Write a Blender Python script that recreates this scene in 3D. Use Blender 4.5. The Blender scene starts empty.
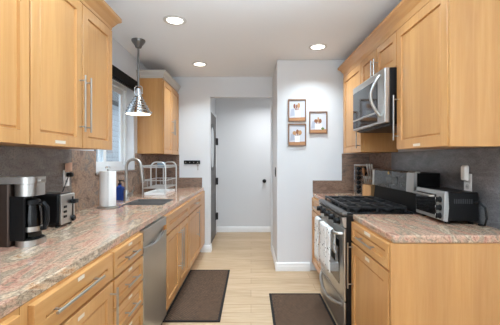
import bpy, bmesh, math, random
from mathutils import Vector, Matrix
random.seed(4)
PI = math.pi
SC = bpy.context.scene
C = SC.collection

# ------------------------------------------------------------------ camera, world, lights, exposure
H = 1.30                       # eye height
F = 320.0                      # focal length in pixels of the 500 px wide frame
cam_d = bpy.data.cameras.new('camera'); cam_d.sensor_width = 36.0; cam_d.lens = F / 500 * 36
cam_d.shift_x = -1 / 500; cam_d.shift_y = -2.5 / 500
cam_d.clip_start = 0.02
cam = bpy.data.objects.new('camera', cam_d); C.objects.link(cam)
cam.location = (0, 0, H); cam.rotation_euler = (PI / 2, 0, 0)
SC.camera = cam
SC.view_settings.view_transform = 'Standard'; SC.view_settings.look = 'None'
SC.view_settings.gamma = 1; SC.view_settings.use_curve_mapping = False
SC.view_settings.exposure = 0.36

wd = bpy.data.worlds.new('sky'); SC.world = wd; wd.use_nodes = True
bgn = wd.node_tree.nodes['Background']
bgn.inputs['Color'].default_value = (0.86, 0.93, 1.0, 1); bgn.inputs['Strength'].default_value = 1.7

def area(name, loc, rot, size, energy, col=(1, 1, 1), size_y=None, shape=None):
    l = bpy.data.lights.new(name, 'AREA'); l.energy = energy; l.color = col
    l.shape = shape or ('RECTANGLE' if size_y else 'SQUARE'); l.size = size
    if size_y: l.size_y = size_y
    o = bpy.data.objects.new(name, l); C.objects.link(o); o.location = loc; o.rotation_euler = rot
    return o
# added fill standing in for daylight at the open end behind the camera
area('open_end_fill', (0.0, -1.95, 1.25), (PI / 2, 0, 0), 2.5, 16, (0.82, 0.93, 1.0), 2.2)
# added uplight above the frame, brightens the ceiling and bounces into the aisle
area('ceiling_bounce_fill', (0.0, 1.05, 2.06), (PI, 0, 0), 0.7, 52, (0.60, 0.82, 1.0), 0.7)
CEIL = 2.476
LAMPS = [(-0.64, 2.69), (-0.63, 3.92), (0.694, 3.32)]
for (x, y) in LAMPS:
    area('downlight', (x, y, CEIL - 0.012), (0, 0, 0), 0.13, 6.8, (0.76, 0.905, 1.0), None, 'DISK').data.spread = 2.15
for (x, y) in [(-0.64, 1.46), (0.694, 2.09), (0.694, 0.86), (-0.64, 0.23)]:   # the rest of the recessed row, above the frame
    area('downlight', (x, y, CEIL - 0.012), (0, 0, 0), 0.13, 2.0, (0.74, 0.90, 1.0), None, 'DISK').data.spread = 2.5
area('hall_fill', (0.3, 5.05, CEIL - 0.06), (0, 0, 0), 0.25, 12, (0.93, 0.97, 1.0), None, 'DISK').data.spread = 2.7  # added out-of-view fill that brightens the hall, no fixture behind it

# ------------------------------------------------------------------ materials
def new_mat(name):
    m = bpy.data.materials.new(name); m.use_nodes = True
    nt = m.node_tree; b = nt.nodes['Principled BSDF']
    return m, nt, b
def s2l(c):
    return tuple(((v / 12.92) if v <= 0.04045 else ((v + 0.055) / 1.055) ** 2.4) for v in c) + (1,)
def rgb(r, g, b): return s2l((r / 255, g / 255, b / 255))
def flat(name, c, rough=0.5, metal=0.0, spec=0.5, coat=0.0, trans=0.0, ior=1.45, emit=None, estr=0):
    m, nt, b = new_mat(name)
    b.inputs['Base Color'].default_value = rgb(*c); b.inputs['Roughness'].default_value = rough
    b.inputs['Metallic'].default_value = metal; b.inputs['Specular IOR Level'].default_value = spec
    b.inputs['Coat Weight'].default_value = coat; b.inputs['Transmission Weight'].default_value = trans
    b.inputs['IOR'].default_value = ior
    # a little procedural unevenness so no surface is perfectly uniform
    n = nt.nodes.new('ShaderNodeTexNoise'); n.inputs['Scale'].default_value = 60
    tc = nt.nodes.new('ShaderNodeTexCoord'); nt.links.new(tc.outputs['Object'], n.inputs['Vector'])
    mr = nt.nodes.new('ShaderNodeMapRange'); mr.inputs['To Min'].default_value = max(0, rough - 0.04); mr.inputs['To Max'].default_value = min(1, rough + 0.04)
    nt.links.new(n.outputs['Fac'], mr.inputs['Value']); nt.links.new(mr.outputs['Result'], b.inputs['Roughness'])
    if emit:
        b.inputs['Emission Color'].default_value = rgb(*emit); b.inputs['Emission Strength'].default_value = estr
    return m
def ramp(nt, stops):
    r = nt.nodes.new('ShaderNodeValToRGB')
    els = r.color_ramp.elements
    while len(els) < len(stops): els.new(0.5)
    for e, (p, c) in zip(els, stops): e.position = p; e.color = rgb(*c)
    return r
def coords(nt, scale, rot=(0, 0, 0)):
    tc = nt.nodes.new('ShaderNodeTexCoord'); mp = nt.nodes.new('ShaderNodeMapping')
    mp.inputs['Scale'].default_value = scale; mp.inputs['Rotation'].default_value = rot
    nt.links.new(tc.outputs['Object'], mp.inputs['Vector']); return mp
def noise(nt, vec, scale, detail=4, rough=0.55, dist=0.0):
    n = nt.nodes.new('ShaderNodeTexNoise'); n.inputs['Scale'].default_value = scale
    n.inputs['Detail'].default_value = detail; n.inputs['Roughness'].default_value = rough
    n.inputs['Distortion'].default_value = dist
    nt.links.new(vec.outputs[0], n.inputs['Vector']); return n
def mix(nt, a, b, fac, mode='MIX'):
    m = nt.nodes.new('ShaderNodeMix'); m.data_type = 'RGBA'; m.blend_type = mode
    for s, v in ((6, a), (7, b)):
        if hasattr(v, 'is_output') or isinstance(v, bpy.types.NodeSocket): nt.links.new(v, m.inputs[s])
        else: m.inputs[s].default_value = v
    if isinstance(fac, bpy.types.NodeSocket): nt.links.new(fac, m.inputs[0])
    else: m.inputs[0].default_value = fac
    return m.outputs[2]
def bump(nt, b, sock, strength, dist=0.002):
    bp = nt.nodes.new('ShaderNodeBump'); bp.inputs['Strength'].default_value = strength; bp.inputs['Distance'].default_value = dist
    nt.links.new(sock, bp.inputs['Height']); nt.links.new(bp.outputs['Normal'], b.inputs['Normal'])

def wood(name, grain, dark, midc, light, rough=0.34, scale=1.0):
    m, nt, b = new_mat(name)
    sc = {'z': (28, 28, 1.4), 'y': (28, 1.4, 28), 'x': (1.4, 28, 28)}[grain]
    mp = coords(nt, tuple(v * scale for v in sc))
    n = noise(nt, mp, 1.6, 6, 0.6, 0.6)
    r = ramp(nt, [(0.25, dark), (0.5, midc), (0.78, light)])
    nt.links.new(n.outputs['Fac'], r.inputs['Fac'])
    mp2 = coords(nt, tuple(v * 0.12 for v in sc)); n2 = noise(nt, mp2, 1.5, 2)
    r2 = ramp(nt, [(0.3, (232, 226, 220)), (0.7, (255, 255, 255))]); nt.links.new(n2.outputs['Fac'], r2.inputs['Fac'])
    nt.links.new(mix(nt, r.outputs['Color'], r2.outputs['Color'], 1.0, 'MULTIPLY'), b.inputs['Base Color'])
    b.inputs['Roughness'].default_value = rough; b.inputs['Coat Weight'].default_value = 0.15; b.inputs['Coat Roughness'].default_value = 0.2
    return m
WV = wood('maple_vertical', 'z', (199, 142, 82), (207, 152, 92), (214, 163, 104))
WH = wood('maple_horizontal', 'y', (199, 142, 82), (207, 152, 92), (214, 163, 104))
WDARK = flat('cabinet_gap', (92, 58, 34), 0.6)
BLOCKW = wood('beech_block', 'z', (176, 128, 80), (196, 148, 98), (212, 168, 120), 0.45)
SPOONW = flat('utensil_wood', (150, 104, 66), 0.5)
FRAMEW = wood('picture_wood', 'z', (112, 78, 52), (134, 98, 70), (152, 116, 86), 0.5)

def granite(name, cols, rough=0.12, scale=1.0, dirsc=(1.6, 1.0, 1.6), dark=(60, 50, 46), speck=0.55):
    m, nt, b = new_mat(name)
    mp = coords(nt, tuple(v * scale for v in dirsc), (0, 0, 0.5))
    big = noise(nt, mp, 3.2, 9, 0.68, 1.2)
    r = ramp(nt, [(0.28 + 0.46 * i / (len(cols) - 1), c) for i, c in enumerate(cols)])
    nt.links.new(big.outputs['Fac'], r.inputs['Fac'])
    mp2 = coords(nt, (scale,) * 3)
    fine = noise(nt, mp2, 70, 4, 0.7)
    rf = ramp(nt, [(0.36, (120, 112, 106)), (0.5, (255, 255, 255)), (0.7, (255, 252, 246))])
    nt.links.new(fine.outputs['Fac'], rf.inputs['Fac'])
    c1 = mix(nt, r.outputs['Color'], rf.outputs['Color'], speck, 'MULTIPLY')
    # dark mineral veins
    v = noise(nt, mp, 7.5, 6, 0.6, 2.2)
    mv = nt.nodes.new('ShaderNodeMapRange'); mv.inputs['From Min'].default_value = 0.47; mv.inputs['From Max'].default_value = 0.5
    ab = nt.nodes.new('ShaderNodeMath'); ab.operation = 'SUBTRACT'; ab.inputs[1].default_value = 0.5
    nt.links.new(v.outputs['Fac'], ab.inputs[0])
    a2 = nt.nodes.new('ShaderNodeMath'); a2.operation = 'ABSOLUTE'; nt.links.new(ab.outputs[0], a2.inputs[0])
    mv.inputs['From Min'].default_value = 0.0; mv.inputs['From Max'].default_value = 0.022
    mv.inputs['To Min'].default_value = 0.5; mv.inputs['To Max'].default_value = 0.0
    nt.links.new(a2.outputs[0], mv.inputs['Value'])
    c2 = mix(nt, c1, rgb(*dark), mv.outputs['Result'])
    nt.links.new(c2, b.inputs['Base Color'])
    b.inputs['Roughness'].default_value = rough; b.inputs['Specular IOR Level'].default_value = 0.55
    return m
GRAN = granite('pink_granite', [(92, 72, 60), (152, 134, 112), (192, 138, 116), (210, 168, 140), (160, 140, 118), (220, 192, 162), (192, 140, 98), (178, 120, 102)], 0.1, 1.25, (2.2, 0.7, 2.0), (104, 82, 70))
SLAB_GREY = granite('grey_stone_slab', [(92, 84, 80), (118, 108, 102), (132, 124, 118), (160, 146, 136)], 0.25, 1.5, (0.9, 1.0, 2.6), (78, 70, 66))
SLAB_BROWN = granite('brown_stone_slab', [(92, 78, 68), (132, 108, 92), (170, 138, 114), (128, 116, 106), (190, 158, 132)], 0.22, 1.3, (1.2, 1.6, 2.0), (74, 60, 54))
SLAB_RED = granite('red_brown_stone', [(78, 62, 54), (126, 102, 88), (152, 124, 106), (108, 96, 88), (186, 154, 130)], 0.22, 2.2, (0.9, 1.2, 2.6), (70, 52, 46))
SLAB_DARK = granite('charcoal_stone_slab', [(88, 86, 88), (106, 104, 106), (124, 122, 124), (156, 150, 148)], 0.28, 1.8, (0.9, 0.8, 2.2), (68, 65, 66))

def paint(name, c, rough=0.6, sc=140, st=0.06):
    m, nt, b = new_mat(name); b.inputs['Base Color'].default_value = rgb(*c); b.inputs['Roughness'].default_value = rough
    n = noise(nt, coords(nt, (1, 1, 1)), sc, 3); bump(nt, b, n.outputs['Fac'], st, 0.002); return m
WALLP = paint('wall_paint', (220, 221, 223)); CEILP = paint('ceiling_paint', (245, 246, 248), 0.8, 90, 0.12)
TRIMP = paint('trim_paint', (240, 240, 240), 0.35, 40, 0.01)

def floor_mat():
    m, nt, b = new_mat('oak_planks')
    mp = coords(nt, (1, 1, 1))
    br = nt.nodes.new('ShaderNodeTexBrick')
    br.inputs['Scale'].default_value = 1.0; br.inputs['Brick Width'].default_value = 1.3; br.inputs['Row Height'].default_value = 0.16
    br.inputs['Mortar Size'].default_value = 0.0022; br.inputs['Mortar Smooth'].default_value = 0.2
    br.inputs['Color1'].default_value = rgb(208, 181, 148); br.inputs['Color2'].default_value = rgb(195, 167, 132)
    br.inputs['Mortar'].default_value = rgb(172, 140, 104)
    nt.links.new(mp.outputs[0], br.inputs['Vector'])
    g = noise(nt, coords(nt, (2.0, 34, 1)), 1.6, 5, 0.6, 0.5)
    r = ramp(nt, [(0.3, (226, 214, 200)), (0.65, (255, 255, 255))]); nt.links.new(g.outputs['Fac'], r.inputs['Fac'])
    nt.links.new(mix(nt, br.outputs['Color'], r.outputs['Color'], 1.0, 'MULTIPLY'), b.inputs['Base Color'])
    b.inputs['Roughness'].default_value = 0.42
    return m
FLOORM = floor_mat()

def steel(name, c, rough, axis='z', aniso=0.04):
    m, nt, b = new_mat(name)
    sc = {'z': (240, 240, 2), 'y': (240, 2, 240), 'x': (2, 240, 240)}[axis]
    n = noise(nt, coords(nt, sc), 1.5, 4)
    r = ramp(nt, [(0.3, tuple(int(v * 0.93) for v in c)), (0.7, c)]); nt.links.new(n.outputs['Fac'], r.inputs['Fac'])
    nt.links.new(r.outputs['Color'], b.inputs['Base Color'])
    b.inputs['Metallic'].default_value = 1.0
    mr = nt.nodes.new('ShaderNodeMapRange'); mr.inputs['To Min'].default_value = rough - aniso; mr.inputs['To Max'].default_value = rough + aniso
    nt.links.new(n.outputs['Fac'], mr.inputs['Value']); nt.links.new(mr.outputs['Result'], b.inputs['Roughness'])
    return m
STEEL_H = steel('brushed_steel', (200, 198, 194), 0.32, 'y')
STEEL_V = steel('brushed_steel_upright', (186, 184, 180), 0.34, 'z')
HANDLE = flat('satin_nickel', (176, 172, 166), 0.34, 1.0)
CHROME = flat('chrome', (226, 228, 230), 0.1, 1.0)
SINKM = flat('sink_steel', (150, 146, 142), 0.36, 0.7)
DARKSTEEL = flat('dark_brown_steel', (74, 62, 56), 0.3, 0.8)
BLACK = flat('black_plastic', (15, 15, 16), 0.36, 0, 0.3)
BLACKG = flat('black_gloss', (12, 12, 14), 0.08)
GREYGLASS = flat('grey_glass_panel', (50, 49, 46), 0.28, 0.1)
IRON = flat('cast_iron', (30, 30, 31), 0.38)
WHITE = flat('white_plastic', (236, 236, 234), 0.35)
PAPER = paint('paper_towel_paper', (238, 236, 232), 0.9, 220, 0.3)
STICK = flat('sticker_white', (222, 208, 190), 0.5)
BLUE = flat('blue_glass_bottle', (24, 58, 130), 0.12, 0, 0.6)
BLUEGREY = flat('pale_blue_cup', (150, 172, 190), 0.25)
LENS = flat('lamp_lens', (255, 252, 246), 0.4, emit=(255, 248, 236), estr=5.0)
BULB = flat('bulb_glass', (255, 250, 240), 0.4, emit=(255, 240, 215), estr=3.0)
PEACH = flat('peach_plastic', (214, 174, 150), 0.4)
GOLD = flat('gold_emblem', (206, 170, 96), 0.3, 1.0)
GLOW = flat('red_light', (170, 40, 30), 0.4)
def glass(name, c=(255, 255, 255), rough=0.0):
    m, nt, b = new_mat(name)
    out = nt.nodes['Material Output']
    t = nt.nodes.new('ShaderNodeBsdfTransparent'); t.inputs[0].default_value = rgb(*c)
    g = nt.nodes.new('ShaderNodeBsdfGlossy'); g.inputs['Roughness'].default_value = rough
    lw = nt.nodes.new('ShaderNodeLayerWeight'); lw.inputs['Blend'].default_value = 0.5
    pw = nt.nodes.new('ShaderNodeMath'); pw.operation = 'POWER'; pw.inputs[1].default_value = 4.0
    nt.links.new(lw.outputs['Facing'], pw.inputs[0])
    fr = nt.nodes.new('ShaderNodeMath'); fr.operation = 'MULTIPLY_ADD'; fr.inputs[1].default_value = 0.8; fr.inputs[2].default_value = 0.04
    nt.links.new(pw.outputs[0], fr.inputs[0])
    mx = nt.nodes.new('ShaderNodeMixShader')
    nt.links.new(fr.outputs[0], mx.inputs[0]); nt.links.new(t.outputs[0], mx.inputs[1]); nt.links.new(g.outputs[0], mx.inputs[2])
    nt.links.new(mx.outputs[0], out.inputs['Surface']); return m
PANE = glass('window_glass', (240, 246, 250)); JAR = glass('carafe_glass', (120, 130, 140), 0.02)
OVENG = flat('dark_oven_glass', (22, 20, 20), 0.06, 0.0, 0.7)

def rug_mat():
    m, nt, b = new_mat('brown_sisal')
    mp = coords(nt, (1, 1, 1))
    w = nt.nodes.new('ShaderNodeTexChecker'); w.inputs['Scale'].default_value = 75
    w.inputs['Color1'].default_value = rgb(122, 92, 68); w.inputs['Color2'].default_value = rgb(72, 54, 40)
    nt.links.new(mp.outputs[0], w.inputs['Vector'])
    n = noise(nt, mp, 55, 5, 0.75); r = ramp(nt, [(0.35, (140, 130, 120)), (0.65, (255, 255, 255))]); nt.links.new(n.outputs['Fac'], r.inputs['Fac'])
    nt.links.new(mix(nt, w.outputs['Color'], r.outputs['Color'], 0.8, 'MULTIPLY'), b.inputs['Base Color'])
    b.inputs['Roughness'].default_value = 0.95; bump(nt, b, n.outputs['Fac'], 0.4, 0.003); return m
RUG = rug_mat(); RUGB = flat('rug_binding', (30, 25, 23), 0.9)
def towel_mat():
    m, nt, b = new_mat('printed_cotton')
    mp = coords(nt, (1, 1, 1))
    v = nt.nodes.new('ShaderNodeTexVoronoi'); v.inputs['Scale'].default_value = 40; nt.links.new(mp.outputs[0], v.inputs['Vector'])
    n = noise(nt, mp, 50, 3); add = nt.nodes.new('ShaderNodeMath'); add.operation = 'ADD'
    nt.links.new(v.outputs['Distance'], add.inputs[0]); nt.links.new(n.outputs['Fac'], add.inputs[1])
    r = ramp(nt, [(0.66, (70, 62, 58)), (0.72, (232, 230, 226))]); nt.links.new(add.outputs[0], r.inputs['Fac'])
    nt.links.new(r.outputs['Color'], b.inputs['Base Color']); b.inputs['Roughness'].default_value = 0.9; return m
TOWEL = towel_mat()

# ------------------------------------------------------------------ mesh helpers
class MB:
    def __init__(s): s.bm = bmesh.new(); s.mi = 0
    def _tag(s, faces):
        for f in faces: f.material_index = s.mi
    def box(s, x0, y0, z0, x1, y1, z1, bev=0.0, seg=2):
        x0, x1 = sorted((x0, x1)); y0, y1 = sorted((y0, y1)); z0, z1 = sorted((z0, z1))
        r = bmesh.ops.create_cube(s.bm, size=1)
        for v in r['verts']:
            v.co = Vector(((x0 + x1) / 2 + v.co.x * (x1 - x0), (y0 + y1) / 2 + v.co.y * (y1 - y0), (z0 + z1) / 2 + v.co.z * (z1 - z0)))
        fs = list({f for v in r['verts'] for f in v.link_faces}); s._tag(fs)
        if bev > 0:
            es = list({e for f in fs for e in f.edges})
            q = bmesh.ops.bevel(s.bm, geom=es, offset=bev, segments=seg, affect='EDGES', profile=0.5); s._tag(q['faces'])
        return s
    def cyl(s, p0, p1, r0, r1=None, n=16, cap=True):
        if r1 is None: r1 = r0
        return s.loops_circ([(Vector(p0), r0), (Vector(p1), r1)], n, cap)
    def loops_circ(s, pr, n=16, cap=True):
        d = (pr[-1][0] - pr[0][0]).normalized()
        a = d.orthogonal().normalized(); b = d.cross(a)
        L = [[p + (a * math.cos(2 * PI * i / n) + b * math.sin(2 * PI * i / n)) * r for i in range(n)] for p, r in pr]
        return s.loops(L, cap, cap)
    def lathe(s, c, prof, n=24, axis='z', cap0=True, cap1=True):
        c = Vector(c)
        def P(r, h, t):
            u, v = r * math.cos(t), r * math.sin(t)
            return c + Vector({'z': (u, v, h), 'y': (u, h, v), 'x': (h, u, v)}[axis])
        L = [[P(r, h, 2 * PI * i / n) for i in range(n)] for r, h in prof]
        return s.loops(L, cap0, cap1)
    def loops(s, L, cap0=False, cap1=False, closed=True):
        V = [[s.bm.verts.new(p) for p in l] for l in L]; n = len(V[0]); fs = []
        for a, b in zip(V, V[1:]):
            for i in range(n if closed else n - 1):
                j = (i + 1) % n
                try: fs.append(s.bm.faces.new((a[i], a[j], b[j], b[i])))
                except ValueError: pass
        if cap0: fs.append(s.bm.faces.new(V[0][::-1]))
        if cap1: fs.append(s.bm.faces.new(V[-1]))
        s._tag(fs); return s
    def tube(s, pts, r, n=8, cap=True):
        pts = [Vector(p) for p in pts]; L = []; up = None
        for i, p in enumerate(pts):
            t = (pts[min(i + 1, len(pts) - 1)] - pts[max(i - 1, 0)]).normalized()
            if up is None: up = t.orthogonal().normalized()
            a = (up - t * up.dot(t)).normalized(); b = t.cross(a); up = a
            L.append([p + (a * math.cos(2 * PI * k / n) + b * math.sin(2 * PI * k / n)) * r for k in range(n)])
        return s.loops(L, cap, cap)
    def prism(s, poly, axis, a0, a1):
        def P(u, v, w): return Vector({'y': (u, w, v), 'x': (w, u, v), 'z': (u, v, w)}[axis])
        return s.loops([[P(u, v, a0) for u, v in poly], [P(u, v, a1) for u, v in poly]], True, True)
    def xform(s, M): bmesh.ops.transform(s.bm, matrix=M, verts=s.bm.verts[:]); return s

def root_loc(o):
    while o is not None and o.parent: o = o.parent
    return o.location.copy() if o is not None else Vector()
def build(name, mb, mats, parent=None, smooth=False, local=False, origin=None, bevel=0):
    bm = mb.bm
    bmesh.ops.recalc_face_normals(bm, faces=bm.faces[:])
    off = Vector(origin) if origin is not None else (root_loc(parent) if parent is not None else Vector())
    if not local and off.length:
        bmesh.ops.translate(bm, verts=bm.verts[:], vec=-off)
    me = bpy.data.meshes.new(name); bm.to_mesh(me); bm.free()
    for m in (mats if isinstance(mats, (list, tuple)) else [mats]): me.materials.append(m)
    if smooth:
        me.polygons.foreach_set('use_smooth', [True] * len(me.polygons))
    o = bpy.data.objects.new(name, me); C.objects.link(o)
    if smooth:
        try: me.set_sharp_from_angle(angle=math.radians(35))
        except Exception: pass
    if parent is not None: o.parent = parent
    elif origin is not None: o.location = origin
    if bevel:
        b = o.modifiers.new('bevel', 'BEVEL'); b.width = bevel; b.segments = 3; b.limit_method = 'ANGLE'
    return o
def tag(o, label, cat, group=None):
    o['label'] = label; o['category'] = cat
    if group: o['group'] = group
    return o
def thing(name, loc, label, cat, group=None, rz=0):
    o = bpy.data.objects.new(name, None); C.objects.link(o); o.location = loc; o.rotation_euler = (0, 0, rz)
    o.empty_display_size = 0.05
    return tag(o, label, cat, group)
def struct(name, mb, mat, **k):
    o = build(name, mb, mat, **k); o['kind'] = 'structure'; return o

# ------------------------------------------------------------------ room shell
WL, WR = -1.33, 1.40           # side walls
YP, YD, YH = 3.757, 4.522, 5.78   # picture wall, doorway wall, end of the hall
DX0, DX1, DZ = -0.578, 0.285, 2.19
YB = -2.0
struct('floor', MB().box(-1.5, YB, -0.06, 1.6, 6.0, 0), FLOORM)
struct('ceiling', MB().box(-1.5, YB, CEIL, 1.6, 6.0, CEIL + 0.08), CEILP)
WY0, WY1, WZ0, WZ1 = 2.71, 3.63, 1.19, 2.12
w = MB()
w.box(WL - 0.16, YB, 0, WL, WY0, CEIL).box(WL - 0.16, WY1, 0, WL, YD + 0.1, CEIL)
w.box(WL - 0.16, WY0, 0, WL, WY1, WZ0 - 0.02).box(WL - 0.16, WY0, WZ1, WL, WY1, CEIL)
struct('wall_left', w, WALLP)
struct('wall_right', MB().box(WR, YB, 0, WR + 0.12, 6.0, CEIL), WALLP)
struct('wall_pictures', MB().box(0.305, YP, 0, WR, YD + 0.10, CEIL, 0.008, 2), WALLP)
struct('wall_doorway', MB().box(WL, YD, 0, DX0, YD + 0.10, CEIL).box(DX1, YD, 0, 0.305, YD + 0.10, CEIL).box(DX0, YD, DZ, DX1, YD + 0.10, CEIL), WALLP)
struct('wall_hall_end', MB().box(-0.75, YH, 0, WR, YH + 0.1, CEIL), WALLP)
struct('wall_hall_left', MB().box(-0.75, YD + 0.10, 0, -0.64, YH, CEIL), WALLP)
w = MB().box(-1.5, YB - 0.1, 0, -1.25, YB, CEIL).box(1.25, YB - 0.1, 0, 1.6, YB, CEIL).box(-1.25, YB - 0.1, 2.4, 1.25, YB, CEIL)
struct('wall_dining', w, WALLP)

def baseboard(name, x0, y0, x1, y1, nx, ny):
    # profile (out, z) run from (x0,y0) to (x1,y1); (nx,ny) points into the room
    prof = [(0, 0), (0.016, 0), (0.016, 0.058), (0.012, 0.062), (0.012, 0.082), (0.004, 0.098), (0, 0.1)]
    L = [[Vector((x + nx * o, y + ny * o, z)) for o, z in prof] for x, y in ((x0, y0), (x1, y1))]
    struct(name, MB().loops(L, True, True), TRIMP)
baseboard('baseboard_pictures', 0.289, YP - 0.0005, 0.69, YP - 0.0005, 0, -1)
baseboard('baseboard_return', 0.3045, YP - 0.015, 0.3045, YD, -1, 0)
baseboard('baseboard_doorway', -0.70, YD - 0.0005, DX0 + 0.012, YD - 0.0005, 0, -1)
baseboard('baseboard_jamb', DX0 + 0.0005, YD - 0.015, DX0 + 0.0005, YD + 0.1, 1, 0)
baseboard('baseboard_hall_end', -0.64, YH - 0.0005, WR, YH - 0.0005, 0, -1)

# hall: dark metal door along the left side
dr = MB(); dx = -0.612
def loops_panel(mb, P, u0, v0, u1, v1, t, ring, depth, chamfer=0.0, pw=0.008):
    """rectangular slab of thickness t whose front carries a recessed panel; P(u, v, d), d < 0 goes inwards"""
    def R(i, d): return [P(u0 + i, v0 + i, d), P(u1 - i, v0 + i, d), P(u1 - i, v1 - i, d), P(u0 + i, v1 - i, d)]
    L = [R(0, -t), R(0, -0.002), R(0.002, 0)]
    if ring: L += [R(ring, 0), R(ring + 0.003, -depth), R(ring + pw + 0.004, -depth), R(ring + pw + 0.009, -depth * 0.55)]
    mb.loops(L, True, True)
t_ = struct('door_1', MB().box(-0.639, YD + 0.102, 0.002, dx, 5.60, 2.04, 0.003), flat('grey_metal_door', (104, 100, 98), 0.45, 0.4))
mb = MB()
L = []
for r0, dd in ((1.0, 0.001), (1.0, 0.008), (0.86, 0.008), (0.86, 0.002)):
    L.append([Vector((dx + dd, 5.08 + 0.26 * r0 * math.copysign(abs(math.cos(a)) ** 0.6, math.cos(a)), 1.50 + 0.37 * r0 * math.copysign(abs(math.sin(a)) ** 0.6, math.sin(a)))) for a in [2 * PI * i / 32 for i in range(32)]])
mb.loops(L); build('window_trim', mb, BLACK, t_)
mb = MB(); mb.loops([L[3]], False, True); build('door_glass', mb, flat('frosted_glass', (196, 200, 202), 0.2), t_)
for z in (0.32, 0.93, 1.62):
    build('hinge', MB().cyl((dx + 0.02, 5.60, z - 0.06), (dx + 0.02, 5.60, z + 0.06), 0.017, n=10).box(dx + 0.0005, 5.52, z - 0.06, dx + 0.01, 5.60, z + 0.06), flat('hinge_black', (40, 40, 42), 0.4, 0.6), t_)
for z0, z1 in ((0.12, 0.75), (0.82, 1.06)):
    mb = MB(); loops_panel(mb, lambda u, v, d: Vector((dx + 0.004 + d, u, v)), 4.80, z0, 5.48, z1, 0.004, 0.03, 0.003); build('door_panel', mb, flat('grey_metal_panel', (92, 89, 88), 0.45, 0.4), t_)
struct('trim_hall', MB().box(-0.639, 5.62, 0, -0.612, 5.70, 2.1, 0.003), TRIMP)

# window over the sink
gx0, gx1 = WL - 0.13, WL - 0.09
w = MB()
f = 0.045
def frame(mb, x0, x1, y0, z0, y1, z1, f):
    mb.box(x0, y0, z0, x1, y0 + f, z1, 0.003); mb.box(x0, y1 - f, z0, x1, y1, z1, 0.003)
    mb.box(x0, y0 + f, z0, x1, y1 - f, z0 + f, 0.003); mb.box(x0, y0 + f, z1 - f, x1, y1 - f, z1, 0.003)
frame(w, gx0 - 0.02, gx1 + 0.01, WY0, WZ0, WY1, WZ1, f)
win = struct('window_1', w, flat('white_vinyl', (238, 240, 242), 0.35))
ym = 3.10
for (a, b, xo) in ((WY0 + f, ym + 0.03, 0.0), (ym - 0.03, WY1 - f, -0.022)):
    s_ = MB(); frame(s_, gx0 + 0.02 + xo, gx0 + 0.045 + xo, a, WZ0 + f, b, WZ1 - f, 0.05)
    so = build('window_sash', s_, bpy.data.materials['white_vinyl'], win)
    build('window_pane', MB().box(gx0 + 0.03 + xo, a + 0.05, WZ0 + f + 0.05, gx0 + 0.034 + xo, b - 0.05, WZ1 - f - 0.05), PANE, so)
sill = struct('trim_1', MB().box(WL - 0.10, WY0 - 0.02, WZ0 - 0.021, WL + 0.035, WY1 + 0.03, WZ0, 0.006), SLAB_RED)
# black roller blind cassette above the window
t = thing('roller_blind', (WL, 3.14, 2.08), 'black rolled-up blind cassette above the sink window', 'blind')
build('cassette', MB().box(WL + 0.001, WY0 - 0.06, 2.085, WL + 0.065, 3.60, 2.175, 0.006), flat('matte_black', (20, 20, 21), 0.75, 0, 0.2), t)
build('bottom_bar', MB().box(WL + 0.02, WY0 - 0.04, 2.066, WL + 0.035, 3.58, 2.084, 0.003), flat('blind_bar', (40, 40, 44), 0.4), t)

# outside, seen through the glass
def siding():
    m, nt, b = new_mat('lap_siding'); mp = coords(nt, (1, 1, 1))
    wv = nt.nodes.new('ShaderNodeTexWave'); wv.wave_type = 'BANDS'; wv.bands_direction = 'Z'; wv.wave_profile = 'SAW'; wv.inputs['Scale'].default_value = 1.6
    nt.links.new(mp.outputs[0], wv.inputs['Vector']); r = ramp(nt, [(0.0, (120, 122, 126)), (0.12, (172, 176, 180)), (1.0, (186, 190, 194))])
    nt.links.new(wv.outputs['Fac'], r.inputs['Fac']); nt.links.new(r.outputs['Color'], b.inputs['Base Color']); b.inputs['Roughness'].default_value = 0.8; return m
struct('ground', MB().box(-14, -2, -0.3, -1.5, 22, -0.2), flat('patio_concrete', (170, 168, 164), 0.9))
hs = thing('neighbour_house', (-6.0, 9.5, -0.2), 'pale grey lap-sided house seen through the sink window', 'house')
build('house_wall', MB().box(-7.5, 4, -0.2, -5.0, 16, 3.4), siding(), hs)
build('house_roof', MB().prism([(-8.0, 3.3), (-4.6, 3.3), (-6.25, 4.6)], 'y', 3.7, 16.3), flat('shingle', (96, 94, 94), 0.9), hs)
for yy in (6.6, 9.4, 12.2):
    wf = MB(); frame(wf, -5.02, -4.94, yy, 0.9, yy + 1.0, 2.2, 0.09); wo = build('house_window', wf, TRIMP, hs)
    build('house_window_pane', MB().box(-5.0, yy + 0.09, 0.99, -4.985, yy + 0.91, 2.11), flat('far_glass', (70, 80, 92), 0.1), wo)
fn = thing('garden_fence', (-3.6, 9, -0.2), 'grey slatted garden fence beyond the sink window', 'fence')
build('fence_slats', [MB().box(-3.62, 4.0, z, -3.59, 14, z + 0.13) for z in [0]][0].box(-3.62, 4, 0.18, -3.59, 14, 0.31).box(-3.62, 4, 0.36, -3.59, 14, 0.49).box(-3.62, 4, 0.54, -3.59, 14, 0.67).box(-3.62, 4, 0.72, -3.59, 14, 0.85).box(-3.62, 4, 0.9, -3.59, 14, 1.03), flat('weathered_fence', (128, 124, 120), 0.9), fn)
for yy in (4, 6, 8, 10, 12, 14):
    build('post', MB().box(-3.72, yy - 0.05, -0.2, -3.62, yy + 0.05, 1.1, 0.01), flat('fence_post', (112, 108, 104), 0.9), fn)

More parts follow.
